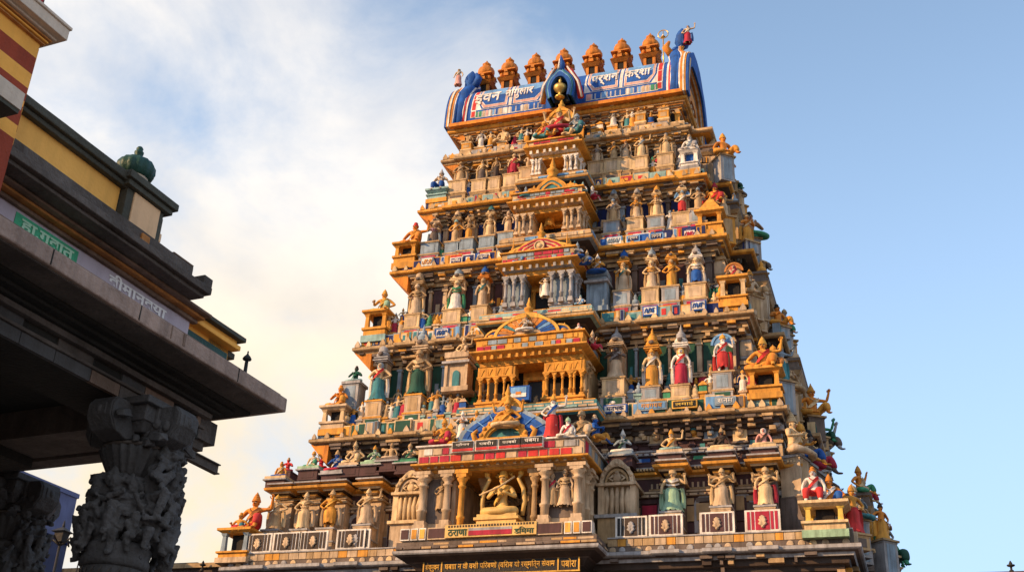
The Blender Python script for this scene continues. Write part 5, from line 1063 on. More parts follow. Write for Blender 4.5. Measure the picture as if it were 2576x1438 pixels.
# left corner pillar standing apart on the bottom tier
# ---- statues and piers along the right flank
SG='figures along the right flank of the tower'
colr=[('green','dkgreen','olive green'),('tan','sand','tan'),('ochre','red','ochre and red'),('skin','green','brown and green'),('sand','tan','beige'),('grey','mauve','grey'),('orange','ochre','orange'),('bluegrey','teal','teal and grey')]
rs=random.Random(12); tn={2:'second',3:'third',4:'fourth',5:'fifth',6:'bottom'}; od=['first','second','third','fourth','fifth','sixth','seventh','eighth','ninth','tenth']
for t in(2,3,4,5,6):
    sc=.82+.07*t; n=0; yy=Y[t]+1.0
    while yy<2*YC-Y[t]-.3 and n<10:
        jo=.68 if YC-1.75<yy<YC+1.75 else .0
        c=colr[(n*5+t*3)%8]; x=HW[t]-.20+jo; zb=Z[t]+rs.choice((.45,.6,.85,1.1)); H=rs.choice((1.0,1.2,1.4,1.1))*sc; kk=rs.choice(('SGc','SQe','SFe','Ab','Fd','SEe','Gb')); seat=kk[0]=='S'
        if seat: H*=.85
        o=statue(f'{c[2]} {"seated" if seat else "standing"} figure on the right flank, {tn[t]} tier, {od[n]} from front corner',(x,yy,zb),H,key=kk,skin=c[0],robe=c[1],sash='cream' if n%2 else None,crown=('tall','dome','bun','cone','tall','dome')[n%6],crowncol=('ochre','tan','black','ochre','brown','tan')[n%6],rz=rs.uniform(.35,.95),group=SG,face=True,wide=1.05,ped=[(.34,.34,.06,'tan'),(.28,.28,zb-Z[t]-.04,rs.choice(('ochre','sand','grey','tan','mauve')))],shawl=c[1] if not seat else None)
        n+=1; yy+=rs.uniform(.72,.95)
    F6=.66 if t<6 else .50; b=MB(); zz=Z[t]; zu=Z[t-1]; hh=zu-zz                    # flank porch with its own piers and cornice
    xx=XW[t]; e=HW[t]+.28
    b.bx(xx-.2,e-.35,YC-1.45,YC+1.45,zz,zz+hh*F6*.93,WP[t][1])
    for y_ in(YC-1.3,YC-.75,YC+.75,YC+1.3): b.bx(e-.4,e-.1,y_-.13,y_+.13,zz+.3,zz+hh*F6*.9,rs.choice(('sand','tan','ochre')))
    b.bx(e-.36,e-.33,YC-.45,YC+.45,zz+.4,zz+hh*.5,'darkwin')
    b.sweep([(xx,YC-1.6),(e,YC-1.6),(e,YC+1.6),(xx,YC+1.6)],[(-.3,zz+hh*F6*.88),(-.1,zz+hh*F6*.91),(0,zz+hh*F6*.97),(0,zz+hh*F6*1.02),(-.1,zz+hh*F6*1.03),(-.1,zz+hh*F6*1.11),(-.02,zz+hh*F6*1.12),(-.02,zz+hh*F6*1.16),(-.5,zz+hh*F6*1.165)],['tan','tan','mauve','tan','mauve','tan','mauve','tan'])
    for q in range(5):
        y_=YC-1.2+q*.6; b.lathe([(.12,0),(.2,.08),(.16,.25),(.06,.33),(.09,.4),(.01,.6)],8,rs.choice(('ochre','tan','sand','bluegrey')),(e-.25,y_,zz+hh*F6*1.165))
    r=random.Random(90+t)                                  # blocks, strips and niches of the flank porch
    for F in (lambda u0,u1,o,a,c,m:b.bx(e-.36,e-.35+o,u0,u1,a,c,m),lambda u0,u1,o,a,c,m:b.bx(xx+(u0-YC)*(e-.4-xx)/3+(e-.4-xx)/2,xx+(u1-YC)*(e-.4-xx)/3+(e-.4-xx)/2,YC-1.45-o,YC-1.4,a,c,m)):
        za=zz+.1
        while za<zz+hh*F6*.84:
            u=YC-1.4; ch=r.uniform(.22,.45)
            while u<YC+1.38: w=min(r.uniform(.25,.6),YC+1.4-u); F(u,u+w-.04,r.uniform(.03,.12),za,min(za+ch-.04,zz+hh*F6*.86),r.choice(('sand','tan','mauve','ochre','grey','tan'))); u+=w
            za+=ch
    b.build('flank_porch',tower)
    b=MB()
    for y_ in (YW[t]+.35,YW[t]+1.3): b.bx(XW[t]-.1,XW[t]+.38,y_-.2,y_+.2,zz,zu-CH[t-1]*.8,rs.choice(('sand','grey','tan')) if t<6 else 'grey'); [b.bx(XW[t]-.1,XW[t]+.38+o,y_-.2-o,y_+.2+o,zz+hh*f,zz+hh*f2,m) for o,f,f2,m in((.08,.55,.585,'tan'),(.05,.585,.61,'mauve'),(.09,.30,.33,'grey'),(.06,0,.12,'mauve'),(.05,.80,.83,'tan'),(.012,.36,.52,'mauve'),(.012,.64,.78,'sand'))]
    b.build('flank_pier',tower)
for n,(yy,lab,m,m2) in enumerate(((YC-1.2,'orange and green seated figure on top of the bottom tier flank porch, front end','orange','green'),(YC-.2,'red-skirted beige seated figure on top of the bottom tier flank porch, middle','cream','crimson'),(YC+.9,'teal seated figure on top of the bottom tier flank porch, rear end','bluegrey','teal'))): statue(lab,(HW[6]-.1,yy,Z[6]+(Z[5]-Z[6])*.5825),1.0,key=('SFe','SQe','SGc')[n],skin=m,robe=m2,sash='cream',crown=('tall','bun','dome')[n],crowncol='ochre',rz=1.2,group='figures on top of the bottom flank porch')
for n,(yy,h,zl,m,m2,lab) in enumerate(((.9,1.5,ZM+.1,'cream','sand','cream seated figure above the right corner of the bottom tier'),(1.75,1.35,ZM+.15,'ochre','blue','ochre seated figure with blue lap above the bottom tier right corner'),(3.0,1.5,ZM+.25,'mauve','crimson','brown seated figure with a crimson lap high on the right flank'),(4.6,1.3,ZM+.2,'grey','mauve','grey seated figure high on the right flank of the bottom tier'),(6.3,1.4,ZM+.05,'bluegrey','teal','blue-grey seated figure high on the rear right flank'))):
    x=HW[5]+.05+.16*n; statue(lab,(x,yy+1.1,zl),h,key=('SGc','SQe','SFe','SGc','SQe')[n],skin=m,robe=m2,sash='cream',crown=('tall','dome','bun','cone','tall')[n],crowncol=('cream','ochre','black','tan','tan')[n],rz=PI/2*.8,group='figures on the upper right flank of the bottom tier',ped=[(.38,.38,.08,'grey'),(.32,.32,1.2,('sand','tan','mauve','tan','sand')[n]),(.36,.36,1.6,'mauve')])
#==PART7==
# ------------------------------------------------------------------ the old stone building on the left (local x runs away from the camera, y into the building)
EX,EY=6.1020564,-24.58301659; ANG=math.atan2(.99632199,.08568833)
LB=thing('stone_building','dark stone pavilion with painted parapet, lettered frieze and deep overhanging eave','building',(EX,EY,0),ANG)
r=random.Random(31)
def bev(o,w=.012,seg=2):
    m=o.modifiers.new('b','BEVEL'); m.width=w; m.segments=seg; m.limit_method='ANGLE'; return o
def wob(b,a0,a1,y0,y1,z0,z1,m,n=24):                     # long block with slightly worn, uneven edges
    v=[];f=[]
    for i in range(n+1):
        a=a0+(a1-a0)*i/n; q=[noise.noise(Vector((a*1.7,z0*3+k,y0)))*.008 for k in range(4)]
        v+=[(a,y0+q[0],z0+q[1]),(a,y1,z0),(a,y1,z1),(a,y0+q[2],z1+q[3])]
    for i in range(n):
        k=4*i; f+=[(k,k+4,k+5,k+1),(k+1,k+5,k+6,k+2),(k+2,k+6,k+7,k+3),(k+3,k+7,k+4,k)]
    f+=[(0,1,2,3),(4*n+3,4*n+2,4*n+1,4*n)]; b.add(v,f,m)
b=MB(); wob(b,-13,.02,0,4.6,5.40,5.535,'eavestone',60); b.bx(-13,-.04,.03,4.5,5.536,5.56,'brownstone'); bev(b.build('eave_slab',LB))
b=MB(); a=-9.0; b.bx(-9,-.1,.004,.02,5.41,5.42,'eavestone')
while a<-.2:
    b.bx(a,a+.012,-.003,.02,5.41,5.53,'shadestone')
    for q in range(r.randrange(3)): x=a+r.uniform(.1,.9); b.bx(x,x+r.uniform(.008,.03),-.0025,.02,5.53-r.uniform(.04,.12),5.528,'brownstone')
    a+=r.uniform(.7,1.3)
b.build('eave_joint',LB)
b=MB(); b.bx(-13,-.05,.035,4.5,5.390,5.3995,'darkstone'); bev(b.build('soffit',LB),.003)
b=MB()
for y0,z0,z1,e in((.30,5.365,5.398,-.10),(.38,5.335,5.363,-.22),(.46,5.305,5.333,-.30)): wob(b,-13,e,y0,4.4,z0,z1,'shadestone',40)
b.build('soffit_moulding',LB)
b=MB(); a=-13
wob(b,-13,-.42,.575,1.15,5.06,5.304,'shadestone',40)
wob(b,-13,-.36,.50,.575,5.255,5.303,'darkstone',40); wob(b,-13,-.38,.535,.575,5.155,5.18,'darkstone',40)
a=-4.2
while a<-.45:
    w=r.uniform(.26,.40); e=min(a+w,-.43)
    for z0,z1 in((5.055,5.153),(5.182,5.253)):
        if r.random()<.6: blk=MB(); blk.bx(a+.004,e-.004,.560,.60,z0,z1,r.choice(('brownstone','eavestone','stone','brownstone')) if r.random()<.65 else 'darkstone'); blk.build('inlay_block',LB)
    a+=w
bev(b.build('architrave',LB),.006)
b=MB()
for y0,z in((1.15,5.04),(2.6,5.0)): b.bx(-.95,-.45,y0,5.0,z,5.3,'darkstone')
b.bx(-.42,-.12,.62,1.3,5.10,5.3,'darkstone'); b.bx(-.42,-.22,.66,4.2,5.02,5.10,'darkstone')
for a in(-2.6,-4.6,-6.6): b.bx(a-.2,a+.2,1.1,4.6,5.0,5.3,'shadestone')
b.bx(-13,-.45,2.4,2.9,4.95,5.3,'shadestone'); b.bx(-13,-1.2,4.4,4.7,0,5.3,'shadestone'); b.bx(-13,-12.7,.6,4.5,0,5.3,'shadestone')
b.bx(-.6,-.06,.56,.62,4.85,4.86,'darkstone');b.bx(-.6,-.06,.56,.62,4.93,4.94,'darkstone');b.bx(-.6,-.06,.585,.595,4.86,4.93,'darkstone')
b.build('cross_beam',LB)
# upper storey: frieze, mouldings, parapet
b=MB(); b.bx(-13,-.76,.60,3.8,5.55,6.06,'friezepaint'); b.build('frieze',LB)
b=MB(); b.bx(-.76,-.09,.66,3.6,5.55,6.10,'bandyellow'); b.bx(-.74,-.12,.64,.66,5.86,6.0,'copper'); b.build('end_wall',LB)
b=MB()
wob(b,-13,-.70,.56,.62,6.04,6.075,'brownstone',40); wob(b,-13,-.68,.50,.62,6.075,6.10,'rustorange',40); wob(b,-13,-.66,.44,.62,6.10,6.125,'brownstone',40)
wob(b,-.72,-.06,.60,3.6,6.10,6.15,'bandyellow',8); wob(b,-.70,.0,.54,3.6,6.15,6.19,'coping',8); wob(b,-.72,-.03,.57,3.6,6.06,6.10,'bandyellow',8); b.bx(-.4,.02,.66,1.0,6.0,6.06,'coping')
bev(b.build('frieze_moulding',LB),.008)
b=MB(); wob(b,-13,-.98,.30,3.6,6.125,6.16,'darkstone',50); wob(b,-13,-.95,.25,3.6,6.16,6.225,'darkstone',50); wob(b,-13,-1.0,.36,3.6,6.225,6.30,'brownstone',50); wob(b,-13,-1.04,.42,3.6,6.30,6.42,'darkstone',50)
for a,w in((-1.75,.10),): b.bx(a,a+w,.40,.44,6.29,6.39,'rustorange')
b.bx(-1.32,-1.04,.42,.9,6.42,6.435,'brownstone'); b.bx(-1.02,-.9,.30,.6,6.225,6.34,'darkstone')
bev(b.build('ledge',LB),.01)
b=MB(); b.bx(-13,-1.98,.52,.8,6.40,6.705,'wallyellow'); b.build('parapet',LB)
b=MB(); wob(b,-13,-1.96,.46,.86,6.705,6.745,'coping',40); wob(b,-13,-1.94,.42,.9,6.745,6.815,'coping',40); bev(b.build('parapet_coping',LB),.01)
b=MB(); b.bx(-1.97,-1.50,.45,.95,6.40,6.71,'coping'); b.bx(-1.89,-1.56,.435,.5,6.41,6.705,'wallpink'); b.bx(-2.02,-1.45,.40,1.0,6.71,6.76,'coping'); b.bx(-2.05,-1.42,.37,1.03,6.76,6.825,'coping')
b.bx(-1.50,-1.44,.5,.95,6.42,6.70,'brownstone'); b.bx(-1.5,-1.40,.55,.95,6.62,6.68,'coping'); b.bx(-1.5,-1.42,.50,.6,6.48,6.56,'wallpink'); bev(b.build('parapet_pier',LB),.006)
# painted sign and lettering on the frieze
def frieze_text(txt,a0,a1,z0,z1,m,par,y=.592,th=.004):
    me=textmesh(txt,1,m,.01,.028); xs=[v.co.x for v in me.vertices]; ys=[v.co.y for v in me.vertices]
    for v in me.vertices:
        v.co=(a0+(v.co.x-min(xs))/(max(xs)-min(xs))*(a1-a0), y-(.5+v.co.z*20)*th, z0+(v.co.y-min(ys))/(max(ys)-min(ys))*(z1-z0))
    return link('lettering',me,par)
b=MB(); b.bx(-2.86,-2.19,.594,.61,5.70,6.012,'signgreen'); sg=b.build('painted_sign',LB); frieze_text('हा.ग्वात',-2.80,-2.24,5.865,5.985,'lettergreen',sg,.590)
frieze_text('वीमान्व्या',-1.82,-1.08,5.885,6.03,'letterwhite',LB,.596)
# urn on the parapet pier
o=thing('urn_finial','green ribbed urn with a knob on a white base atop the parapet pier','finial',(0,0,0)); o.parent=None
Lm=Matrix.Translation((EX,EY,0))@Matrix.Rotation(ANG,4,'Z'); o.matrix_world=Lm@Matrix.Translation((-1.76,.62,6.83))@Matrix.Scale(.97,4)
b=MB(); b.lathe([(.13,0),(.13,.06),(.115,.045),(.10,.07),(.105,.10),(.125,.12)],28,'cornicecream'); b.build('base',o)
b=MB(); b.lathe([(.125,.12),(.150,.135),(.172,.19),(.168,.24),(.14,.285),(.09,.315),(.05,.33)],60,'copper',(0,0,0),None,True,1,1,.035,0,14); b.build('body',o)
b=MB(); b.lathe([(.035,.325),(.045,.34),(.03,.36),(.04,.375),(.042,.395),(.026,.415),(.032,.43),(.02,.45),(.006,.455)],16,'copper'); b.build('knob',o)
# vent pipe on the eave
o=thing('vent_pipe','black mushroom-capped vent pipe on the edge of the eave','vent',(0,0,0)); o.matrix_world=Lm@Matrix.Translation((-.52,.10,5.535))
b=MB(); b.lathe([(.03,0),(.03,.02),(.017,.025),(.015,.17)],14,'iron'); b.build('pipe',o); b=MB(); b.lathe([(.016,.165),(.038,.175),(.040,.185),(.028,.205),(.01,.225),(.006,.24),(.008,.25),(.002,.26)],18,'iron'); b.build('cap',o)
# striped turret
o=thing('striped_turret','red and yellow banded turret with a cream cornice at the top left','turret',(0,0,0)); o.matrix_world=Lm@Matrix.Translation((-3.34,.22,6.235)); TU=o
b=MB(); z=-.28; k=0
hs_=[.16]*6
zz=[-.42,.04,.15,.31,.36,.475,.60,.745,.89]; cl=['brickred','bandyellow','brickred','bandyellow','brickred','bandyellow','brickred','bandyellow']
for i in range(8): b.bx(-8,0,0.02,1.6,zz[i],zz[i+1],cl[i])
b.build('shaft',o)
b=MB()
for i in range(8):
    for q,(e,y0) in enumerate(((.06,.09),(.13,.22),(.09,.45))):
        dz=.03*q; b.bx(-.02,e,y0,1.2-.1*q,zz[i]+dz*.5,zz[i+1]-.012*q,cl[i] if q<2 else cl[(i+1)%2])
b.build('end_moulding',o)
b=MB()
for q,(e,y0,z0,z1,m) in enumerate(((.02,-.01,.87,.885,'rustorange'),(.035,-.025,.89,.905,'bandyellow'),(.05,-.04,.91,.925,'rustorange'),(.07,-.06,.93,.95,'cornicecream'),(.11,-.12,.95,1.045,'cornicecream'),(.12,-.135,1.045,1.07,'cornicecream'))): b.bx(-8,e,y0,1.6,z0,z1,m)
bev(b.build('cornice',o),.005)
b=MB(); b.bx(-8,-.04,.06,1.5,1.06,3.2,'red'); b.bx(-.04,.0,.1,1.5,1.06,3.2,'coping'); b.build('upper_shaft',o)
b=MB(); b.bx(-8,-.27,-.30,.0,.03,.165,'cornicecream'); b.bx(-8,-.275,-.29,.0,.0,.028,'coping'); b.build('balcony',o)
# ---- carved columns
def carved_column(ax,by,label,zt,seed,R=.24,front=True):
    o=thing('carved_column',label,'column',(0,0,0)); o.matrix_world=Lm@Matrix.Translation((ax,by,0)); r=random.Random(seed); z0=zt-1.13
    b=MB(); b.lathe([(R*1.25,0),(R*1.25,.25),(R,.3),(R*.98,z0-.25),(R*.97,z0-.16)],40,'stone')
    for q in range(22):                                   # incised meander band on the shaft
        an=2*PI*q/22; M=Matrix.Rotation(an,4,'Z')
        for k in range(3): b.add([(R*1.0,-.035+.01*k,z0-.32+.03*k),(R*1.0,-.02+.01*k,z0-.32+.03*k),(R*1.03,.03,z0-.26+.03*k),(R*1.0,.035,z0-.25+.03*k),(R*1.03,-.0,z0-.30+.03*k)],[(0,1,2),(0,2,3),(1,4,2),(0,4,1),(3,2,4)],'darkstone',False,M)
        b.bx(R*.97,R*1.02,-.008,.008,z0-.9,z0-.36,'darkstone',M)
    b.lathe([(R*1.0,z0-.19),(R*1.09,z0-.17),(R*1.12,z0-.13),(R*1.06,z0-.10),(R*1.10,z0-.07),(R*1.12,z0-.03),(R*.98,z0),(R*.72,z0+.02)],44,'stone'); b.build('shaft',o)
    b=MB(); b.lathe([(R*.74,z0+.0),(R*.70,z0+.2),(R*.66,z0+.46),(R*.84,z0+.48),(R*.86,z0+.51),(R*.70,z0+.53)],36,'stone')
    b.lathe([(R*.66,z0+.52),(R*.74,z0+.56),(R*.95,z0+.66),(R*1.06,z0+.72),(R*1.08,z0+.75),(R*1.0,z0+.76),(R*.7,z0+.765)],72,'stone',(0,0,0),None,True,1,1,.085,0,22); b.lathe([(R*1.02,z0+.755),(R*1.1,z0+.765),(R*1.08,z0+.785),(R*.7,z0+.79),(R*.7,z0+.86)],36,'darkstone'); b.build('bell_capital',o)
    # high-relief figures: crouching bodies with heads, limbs and leaf scrolls
    b=MB()
    def figure(an,z,sc,out):
        M=Matrix.Rotation(an,4,'Z')@Matrix.Translation((out,0,z))@Matrix.Rotation(r.uniform(-.5,.5),4,'X')@Matrix.Diagonal((sc,sc,sc,1))
        b.ball((0,0,0),.085,'stone',9,1,.8,1.35,M); b.ball((.05,r.uniform(-.03,.03),.15),.05,'stone',8,1,.9,1.15,M); b.lathe([(.045,0),(.055,.02),(.03,.06),(.01,.09)],8,'stone',(.045,0,.17),M)
        for s in(-1,1):
            b.tube([(.02,s*.07,.07),(.09,s*.12,r.uniform(-.02,.08)),(.14,s*r.uniform(.02,.09),r.uniform(0,.12))],[.032,.026,.018],7,'stone',M)
            b.tube([(.0,s*.05,-.08),(.13,s*.09,-.05),(.09,s*.10,-.18),(.13,s*.10,-.20)],[.045,.038,.026,.02],7,'stone',M)
    for k in range(30):
        an=r.uniform(-PI,PI); figure(an,z0+r.uniform(.06,.36),r.uniform(.75,1.15),R*r.uniform(.60,.82))
    for k in range(22):
        an=r.uniform(-1.6,.2); z=z0+r.uniform(.04,.72); figure(an,z,r.uniform(.9,1.35),R*r.uniform(.85,1.15)-(.1*R if z>z0+.6 else 0))
    for k in range(90):                                   # leaf scrolls and broken edges
        an=r.uniform(-PI,PI) if k<45 else r.uniform(-1.6,.2); z=z0+r.uniform(.0,.52 if k<45 else .72); q=R*r.uniform(.75,1.02 if k<45 else 1.38)
        M=Matrix.Rotation(an,4,'Z')@Matrix.Translation((q,0,z))@Matrix.Rotation(r.uniform(-1,1),4,'Y')@Matrix.Rotation(r.uniform(-1,1),4,'X'); s=r.uniform(.03,.065)
        b.add([(-s*2,-s,-s*.4),(s,-s*.7,-s*.6),(s*1.6,0,0),(s*.7,s,-s*.3),(-s*2,s,-s*.4),(-s*1.5,-s*.7,s*.7),(s*.6,-s*.5,s*.6),(s*.5,s*.6,s*.7),(-s*1.6,s*.7,s*.6)],[(0,5,6,1),(1,6,2),(2,6,7,3),(3,7,8,4),(5,8,7,6),(0,4,8,5),(0,1,2,3,4)],'stone',False,M)
    q=b.build('relief_figures',o)
    m=q.modifiers.new('r','REMESH'); m.mode='VOXEL'; m.voxel_size=.0085; m.use_smooth_shade=True
    tx=bpy.data.textures.get('chisel') or bpy.data.textures.new('chisel','CLOUDS'); tx.noise_scale=.05; tx.noise_depth=3
    m=q.modifiers.new('d','DISPLACE'); m.texture=tx; m.strength=.03; m.texture_coords='LOCAL'
    # bracket capital: abacus with four corbelled arms ending in chamfered carved blocks
    b=MB(); zb=z0+.86; b.frus(0,0,zb,zb+.08,R*.8,R*.8,R*1.0,R*1.0,'stone'); b.bx(-R*1.05,R*1.05,-R*1.05,R*1.05,zb+.08,zt-.06,'stone'); b.bx(-R*1.25,R*1.25,-R*1.25,R*1.25,zt-.06,zt,'stone')
    def block(M,L,m='stone'):
        p=[(0,zb-.02),(L*.55,zb-.08),(L*.85,zb-.04),(L,zb+.06),(L,zb+.16),(L*.9,zt-.05),(L*.62,zt-.045),(0,zt-.045)]; b.prism([(x,z) for x,z in p],-.115,.115,m,M)
        b.prism([(x*.98,z) for x,z in p[2:6]],-.13,.13,m,M)
        b.prism([(L*.99,zb+.05),(L*1.02,zb+.07),(L*1.02,zb+.15),(L*.985,zb+.17)],-.07,.07,m,M); b.ball((L*1.0,0,zb+.11),.035,m,8,.7,1,1.2,M)
        for q in range(6): b.ball((L*(.35+.1*q),-.12+.02*(q%2),zb+.02+.03*(q%3)),.045,m,8,1,.6,1,M); 
        for q in range(4): b.bx(L*(.1+.1*q),L*(.1+.1*q)+.09,-.14,-.1,zt-.17-.05*(3-q)*.6,zt-.05,m,M)
    Rz=lambda a:Matrix.Rotation(a,4,'Z')
    block(Rz(-PI/2),R*2.05); block(Rz(0),R*2.25); block(Rz(PI),R*2.05); block(Rz(PI/2),R*1.9); block(Rz(-PI/4),R*1.75)
    for k in range(16):
        an=r.uniform(-2.8,.6); M=Rz(an)@Matrix.Translation((R*r.uniform(1.0,1.85),0,r.uniform(zb-.10,zt-.1)))@Matrix.Rotation(r.uniform(-.7,.7),4,'Y'); s=r.uniform(.03,.06)
        b.add([(-s*2,-s,-s*.6),(s,-s*.7,-s*.6),(s*1.4,0,0),(s*.7,s,-s*.3),(-s*2,s,-s*.6),(-s*1.5,-s*.7,s*.7),(s*.6,-s*.5,s*.6),(s*.5,s*.6,s*.7),(-s*1.6,s*.7,s*.6)],[(0,5,6,1),(1,6,2),(2,6,7,3),(3,7,8,4),(5,8,7,6),(0,4,8,5),(0,1,2,3,4)],'stone',False,M)
    q=b.build('bracket_capital',o); m=q.modifiers.new('b','BEVEL'); m.width=.006; m.segments=1; return o
carved_column(-1.15,.575,'grey carved stone column crowded with relief figures at the eave corner',5.06,4)
carved_column(.05,3.06,'second carved stone column at the bottom left, set deeper under the eave',5.02,11,.23)
# ------------------------------------------------------------------ far things and ground
def gpt(px,py,dist): return CAM+ray(px,py)*dist
p=gpt(196,1242,46); o=thing('blue_building','plain blue boarded building behind the carved columns','building',(p.x,p.y,0),ANG-PI/2)
b=MB(); z=0
n_=8; st=p.z/n_
for k in range(n_): b.bx(-14,0,-24,0,k*st,k*st+st-.16,'bluewall'); b.bx(-14,.05,-24,.05,k*st+st-.16,k*st+st,'navy' if k<n_-1 else 'bluewall'); b.build('wall',o)
b=MB(); b.bx(-.1,.06,-14,-12.6,p.z-4,p.z-2.2,'darkwin'); b.build('window',o)
p=gpt(152,1362,16); o=thing('street_lamp','black wrought lantern silhouette in front of the blue building','lamp',(p.x,p.y,0)); b=MB(); b.tube([(0,0,0),(0,0,p.z)],[.04,.016],8,'iron'); b.build('post',o)
b=MB(); b.frus(0,0,p.z,p.z+.12,.04,.04,.07,.07,'iron'); b.frus(0,0,p.z+.12,p.z+.18,.10,.10,.02,.02,'iron'); b.lathe([(.012,.17),(.018,.2),(.006,.27)],8,'iron',(0,0,p.z))
for a in range(4): b.tube([(0,0,p.z-.05),(.14*math.cos(a*1.57),.14*math.sin(a*1.57),p.z+.05),(.17*math.cos(a*1.57),.17*math.sin(a*1.57),p.z-.02)],.012,5,'iron')
b.build('lantern',o)
p=gpt(215,1345,30); o=thing('antenna','thin leaning rooftop aerial beside the blue building','antenna',(p.x,p.y,0)); b=MB(); b.tube([(-.5,0,0),(0,0,p.z)],.015,5,'iron'); b.build('mast',o); b=MB(); b.tube([(-.15,0,p.z),(.12,0,p.z+.04)],.015,5,'iron'); b.tube([(-.1,0,p.z-.15),(.08,0,p.z-.1)],.012,5,'iron'); b.build('aerial',o)
a0=at(418,1425,1.2); a1=at(590,1421,1.2); o=thing('side_wall','low brown wall joining the left foot of the tower','wall',(a1.x+1.2,1.2,0)); b=MB(); W0=a1.x+1.2; b.bx(-26,0,0,.8,0,a1.z-.05,'brown'); b.build('wall',o); b=MB(); b.bx(-26,0,-.12,.9,a1.z-.048,a1.z+.1,'tan')
b.bx(a0.x-W0-.3,a0.x-W0+1.2,0,.6,a1.z+.1,a1.z+.16,'brown'); b.build('coping',o)
def spike(px,pt,pb,y,label):
    a=at(px,pb,y);t_=at(px,pt,y);H=t_.z-a.z; o=thing('roof_spike',label,'finial',(a.x,y,a.z)); b=MB(); b.lathe([(.06,-.05),(.06,H*.1),(.03,H*.15),(.03,H*.4),(.10,H*.5),(.11,H*.6),(.04,H*.68),(.05,H*.75),(.012,H)],10,'iron'); b.build('spike',o)
spike(508,1409,1433,.9,'small dark spike on the low wall left of the tower'); spike(2545,1409,1436,1.6,'small dark spike on the tiled roof at the lower right')
a0=at(2225,1437,1.0); a1=at(2576,1423,1.0); o=thing('side_roof','dark tiled roof of a low wing at the lower right','roof',(a0.x,1.0,0)); b=MB(); b.bx(-2,30,.3,6,0,a0.z-.2,'maroon'); b.build('wall',o); b=MB(); b.prism([(-2,0),(30,0),(30,.1),(-2,.1)],0,1,'rooftile'); 
b=MB(); v=[(-2,-.3,a0.z-.25),(30,-.3,a0.z-.25),(30,1.4,a0.z+.12),(-2,1.4,a0.z+.12),(-2,6,a0.z-.6),(30,6,a0.z-.6)]; b.add(v,[(0,1,3-1,3),(3,2,5,4)],'rooftile'); x=-2
while x<30: b.tube([(x,-.32,a0.z-.22),(x,1.4,a0.z+.15)],.05,6,'rooftile'); x+=.22
b.tube([(-2,1.4,a0.z+.15),(30,1.4,a0.z+.15)],.09,8,'rooftile'); b.build('roof',o)
b=MB(); b.bx(-900,900,-900,900,-.3,0,'earth'); g=b.build('ground'); tag(g,kind='structure')
b=MB(); b.bx(-14,22,-40,-3,.0,.02,'paving'); g=b.build('pavement'); tag(g,kind='structure')
#==PART8==
# ------------------------------------------------------------------ light and sky
ELEV=rad(21); AZ=rad(40)          # sun to the left and a little in front of the tower face
sd=Vector((-math.cos(ELEV)*math.cos(AZ),-math.cos(ELEV)*math.sin(AZ),math.sin(ELEV)))
sl=bpy.data.lights.new('sun','SUN'); so=bpy.data.objects.new('sun',sl); COL.objects.link(so); so.rotation_euler=sd.to_track_quat('Z','Y').to_euler(); so.location=(-20,-20,40)
sl.energy=5.0; sl.angle=rad(.6); sl.color=(1,.60,.28)
w=bpy.data.worlds.new('World'); S.world=w; w.use_nodes=True; nt=w.node_tree; N=nt.nodes; L=nt.links; bg=N['Background']; out=N['World Output']
sk=N.new('ShaderNodeTexSky'); sk.sky_type='NISHITA'; sk.sun_disc=False; sk.sun_elevation=ELEV; sk.sun_rotation=math.atan2(sd.x,sd.y); sk.air_density=1.0; sk.dust_density=.6; sk.ozone_density=1.5
L.new(sk.outputs[0],bg.inputs[0]); bg.inputs[1].default_value=.15
tc=N.new('ShaderNodeTexCoord'); V=tc.outputs['Generated']
def dot(v):
    d=N.new('ShaderNodeVectorMath'); d.operation='DOT_PRODUCT'; L.new(V,d.inputs[0]); d.inputs[1].default_value=v; return d.outputs['Value']
def mr(x,a,b,c,d):
    m=N.new('ShaderNodeMapRange'); m.interpolation_type='SMOOTHSTEP'; L.new(x,m.inputs[0]); m.inputs[1].default_value=a;m.inputs[2].default_value=b;m.inputs[3].default_value=c;m.inputs[4].default_value=d; return m.outputs[0]
def ma(op,a,b):
    m=N.new('ShaderNodeMath'); m.operation=op; m.use_clamp=False
    for i,q in enumerate((a,b)):
        if hasattr(q,'links') or hasattr(q,'is_linked'): L.new(q,m.inputs[i])
        else: m.inputs[i].default_value=q
    return m.outputs[0]
SZ=N.new('ShaderNodeSeparateXYZ'); L.new(V,SZ.inputs[0]); EZ=SZ.outputs[2]
bg3=N.new('ShaderNodeBackground'); bg3.inputs[0].default_value=(.46,.67,.96,1); bg3.inputs[1].default_value=1.0           # thin bright high haze, thicker towards the horizon
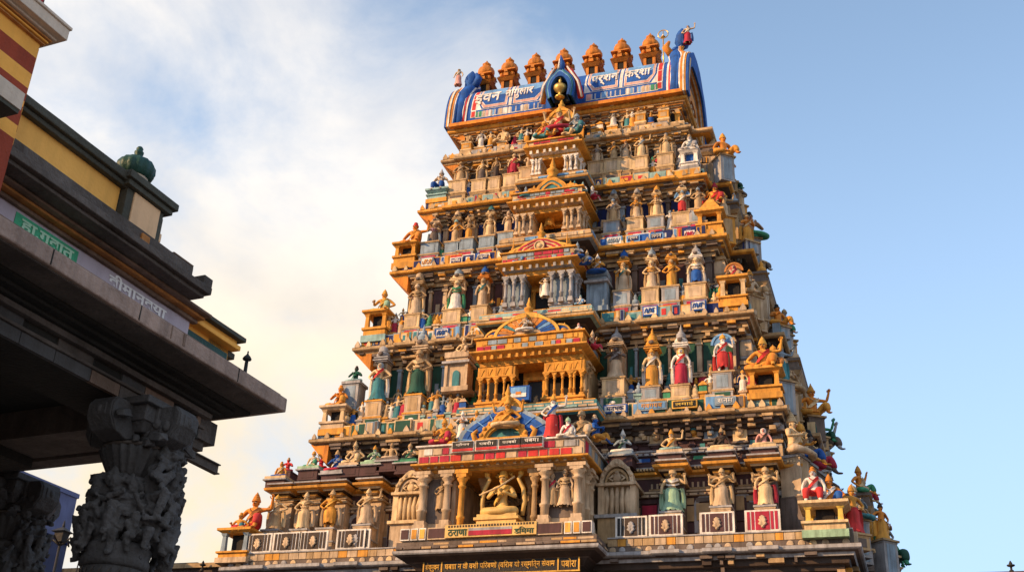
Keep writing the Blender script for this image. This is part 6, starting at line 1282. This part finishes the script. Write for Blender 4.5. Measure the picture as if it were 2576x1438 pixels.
hz=N.new('ShaderNodeMixShader'); L.new(mr(EZ,.12,.74,.92,.24),hz.inputs[0]); L.new(bg.outputs[0],hz.inputs[1]); L.new(bg3.outputs[0],hz.inputs[2])
cdir=ray(420,860); g=mr(dot(cdir),.86,.985,-.24,.40)     # bank of cloud low in the western sky
mp=N.new('ShaderNodeMapping'); mp.inputs['Scale'].default_value=(3.6,3.6,5.0); mp.inputs['Location'].default_value=(1.7,.4,2.3); L.new(V,mp.inputs[0])
n1=N.new('ShaderNodeTexNoise'); n1.inputs['Scale'].default_value=1.5; n1.inputs['Detail'].default_value=8; n1.inputs['Roughness'].default_value=.60; n1.inputs['Distortion'].default_value=.3; L.new(mp.outputs[0],n1.inputs['Vector'])
back=mr(dot(Vector((.72,-.68,.12)).normalized()),.05,.55,0,.45)           # unseen bright cloud added behind the camera to lighten the left facade
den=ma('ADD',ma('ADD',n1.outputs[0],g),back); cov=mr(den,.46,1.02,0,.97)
n2=N.new('ShaderNodeTexNoise'); n2.inputs['Scale'].default_value=2.2; n2.inputs['Detail'].default_value=7; L.new(mp.outputs[0],n2.inputs['Vector'])
bg2=N.new('ShaderNodeBackground'); bg2.inputs[1].default_value=.80
cr=N.new('ShaderNodeValToRGB'); cr.color_ramp.elements[0].position=.36; cr.color_ramp.elements[0].color=(.80,.80,.82,1); cr.color_ramp.elements[1].position=.60; cr.color_ramp.elements[1].color=(1.06,1.0,.93,1); L.new(n2.outputs[0],cr.inputs[0])
wm=N.new('ShaderNodeMix'); wm.data_type='RGBA'; L.new(mr(EZ,.20,.55,1,0),wm.inputs[0]); L.new(cr.outputs[0],wm.inputs[6]); wm.inputs[7].default_value=(1.12,.86,.48,1); L.new(wm.outputs[2],bg2.inputs[0])
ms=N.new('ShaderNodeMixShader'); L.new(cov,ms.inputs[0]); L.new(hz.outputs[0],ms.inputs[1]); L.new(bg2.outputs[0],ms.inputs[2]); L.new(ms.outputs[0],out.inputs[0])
S.view_settings.view_transform='Standard'; S.view_settings.look='None'; S.view_settings.exposure=.42; S.view_settings.gamma=1
S.cycles.max_bounces=6; S.cycles.diffuse_bounces=3; S.cycles.use_denoising=True
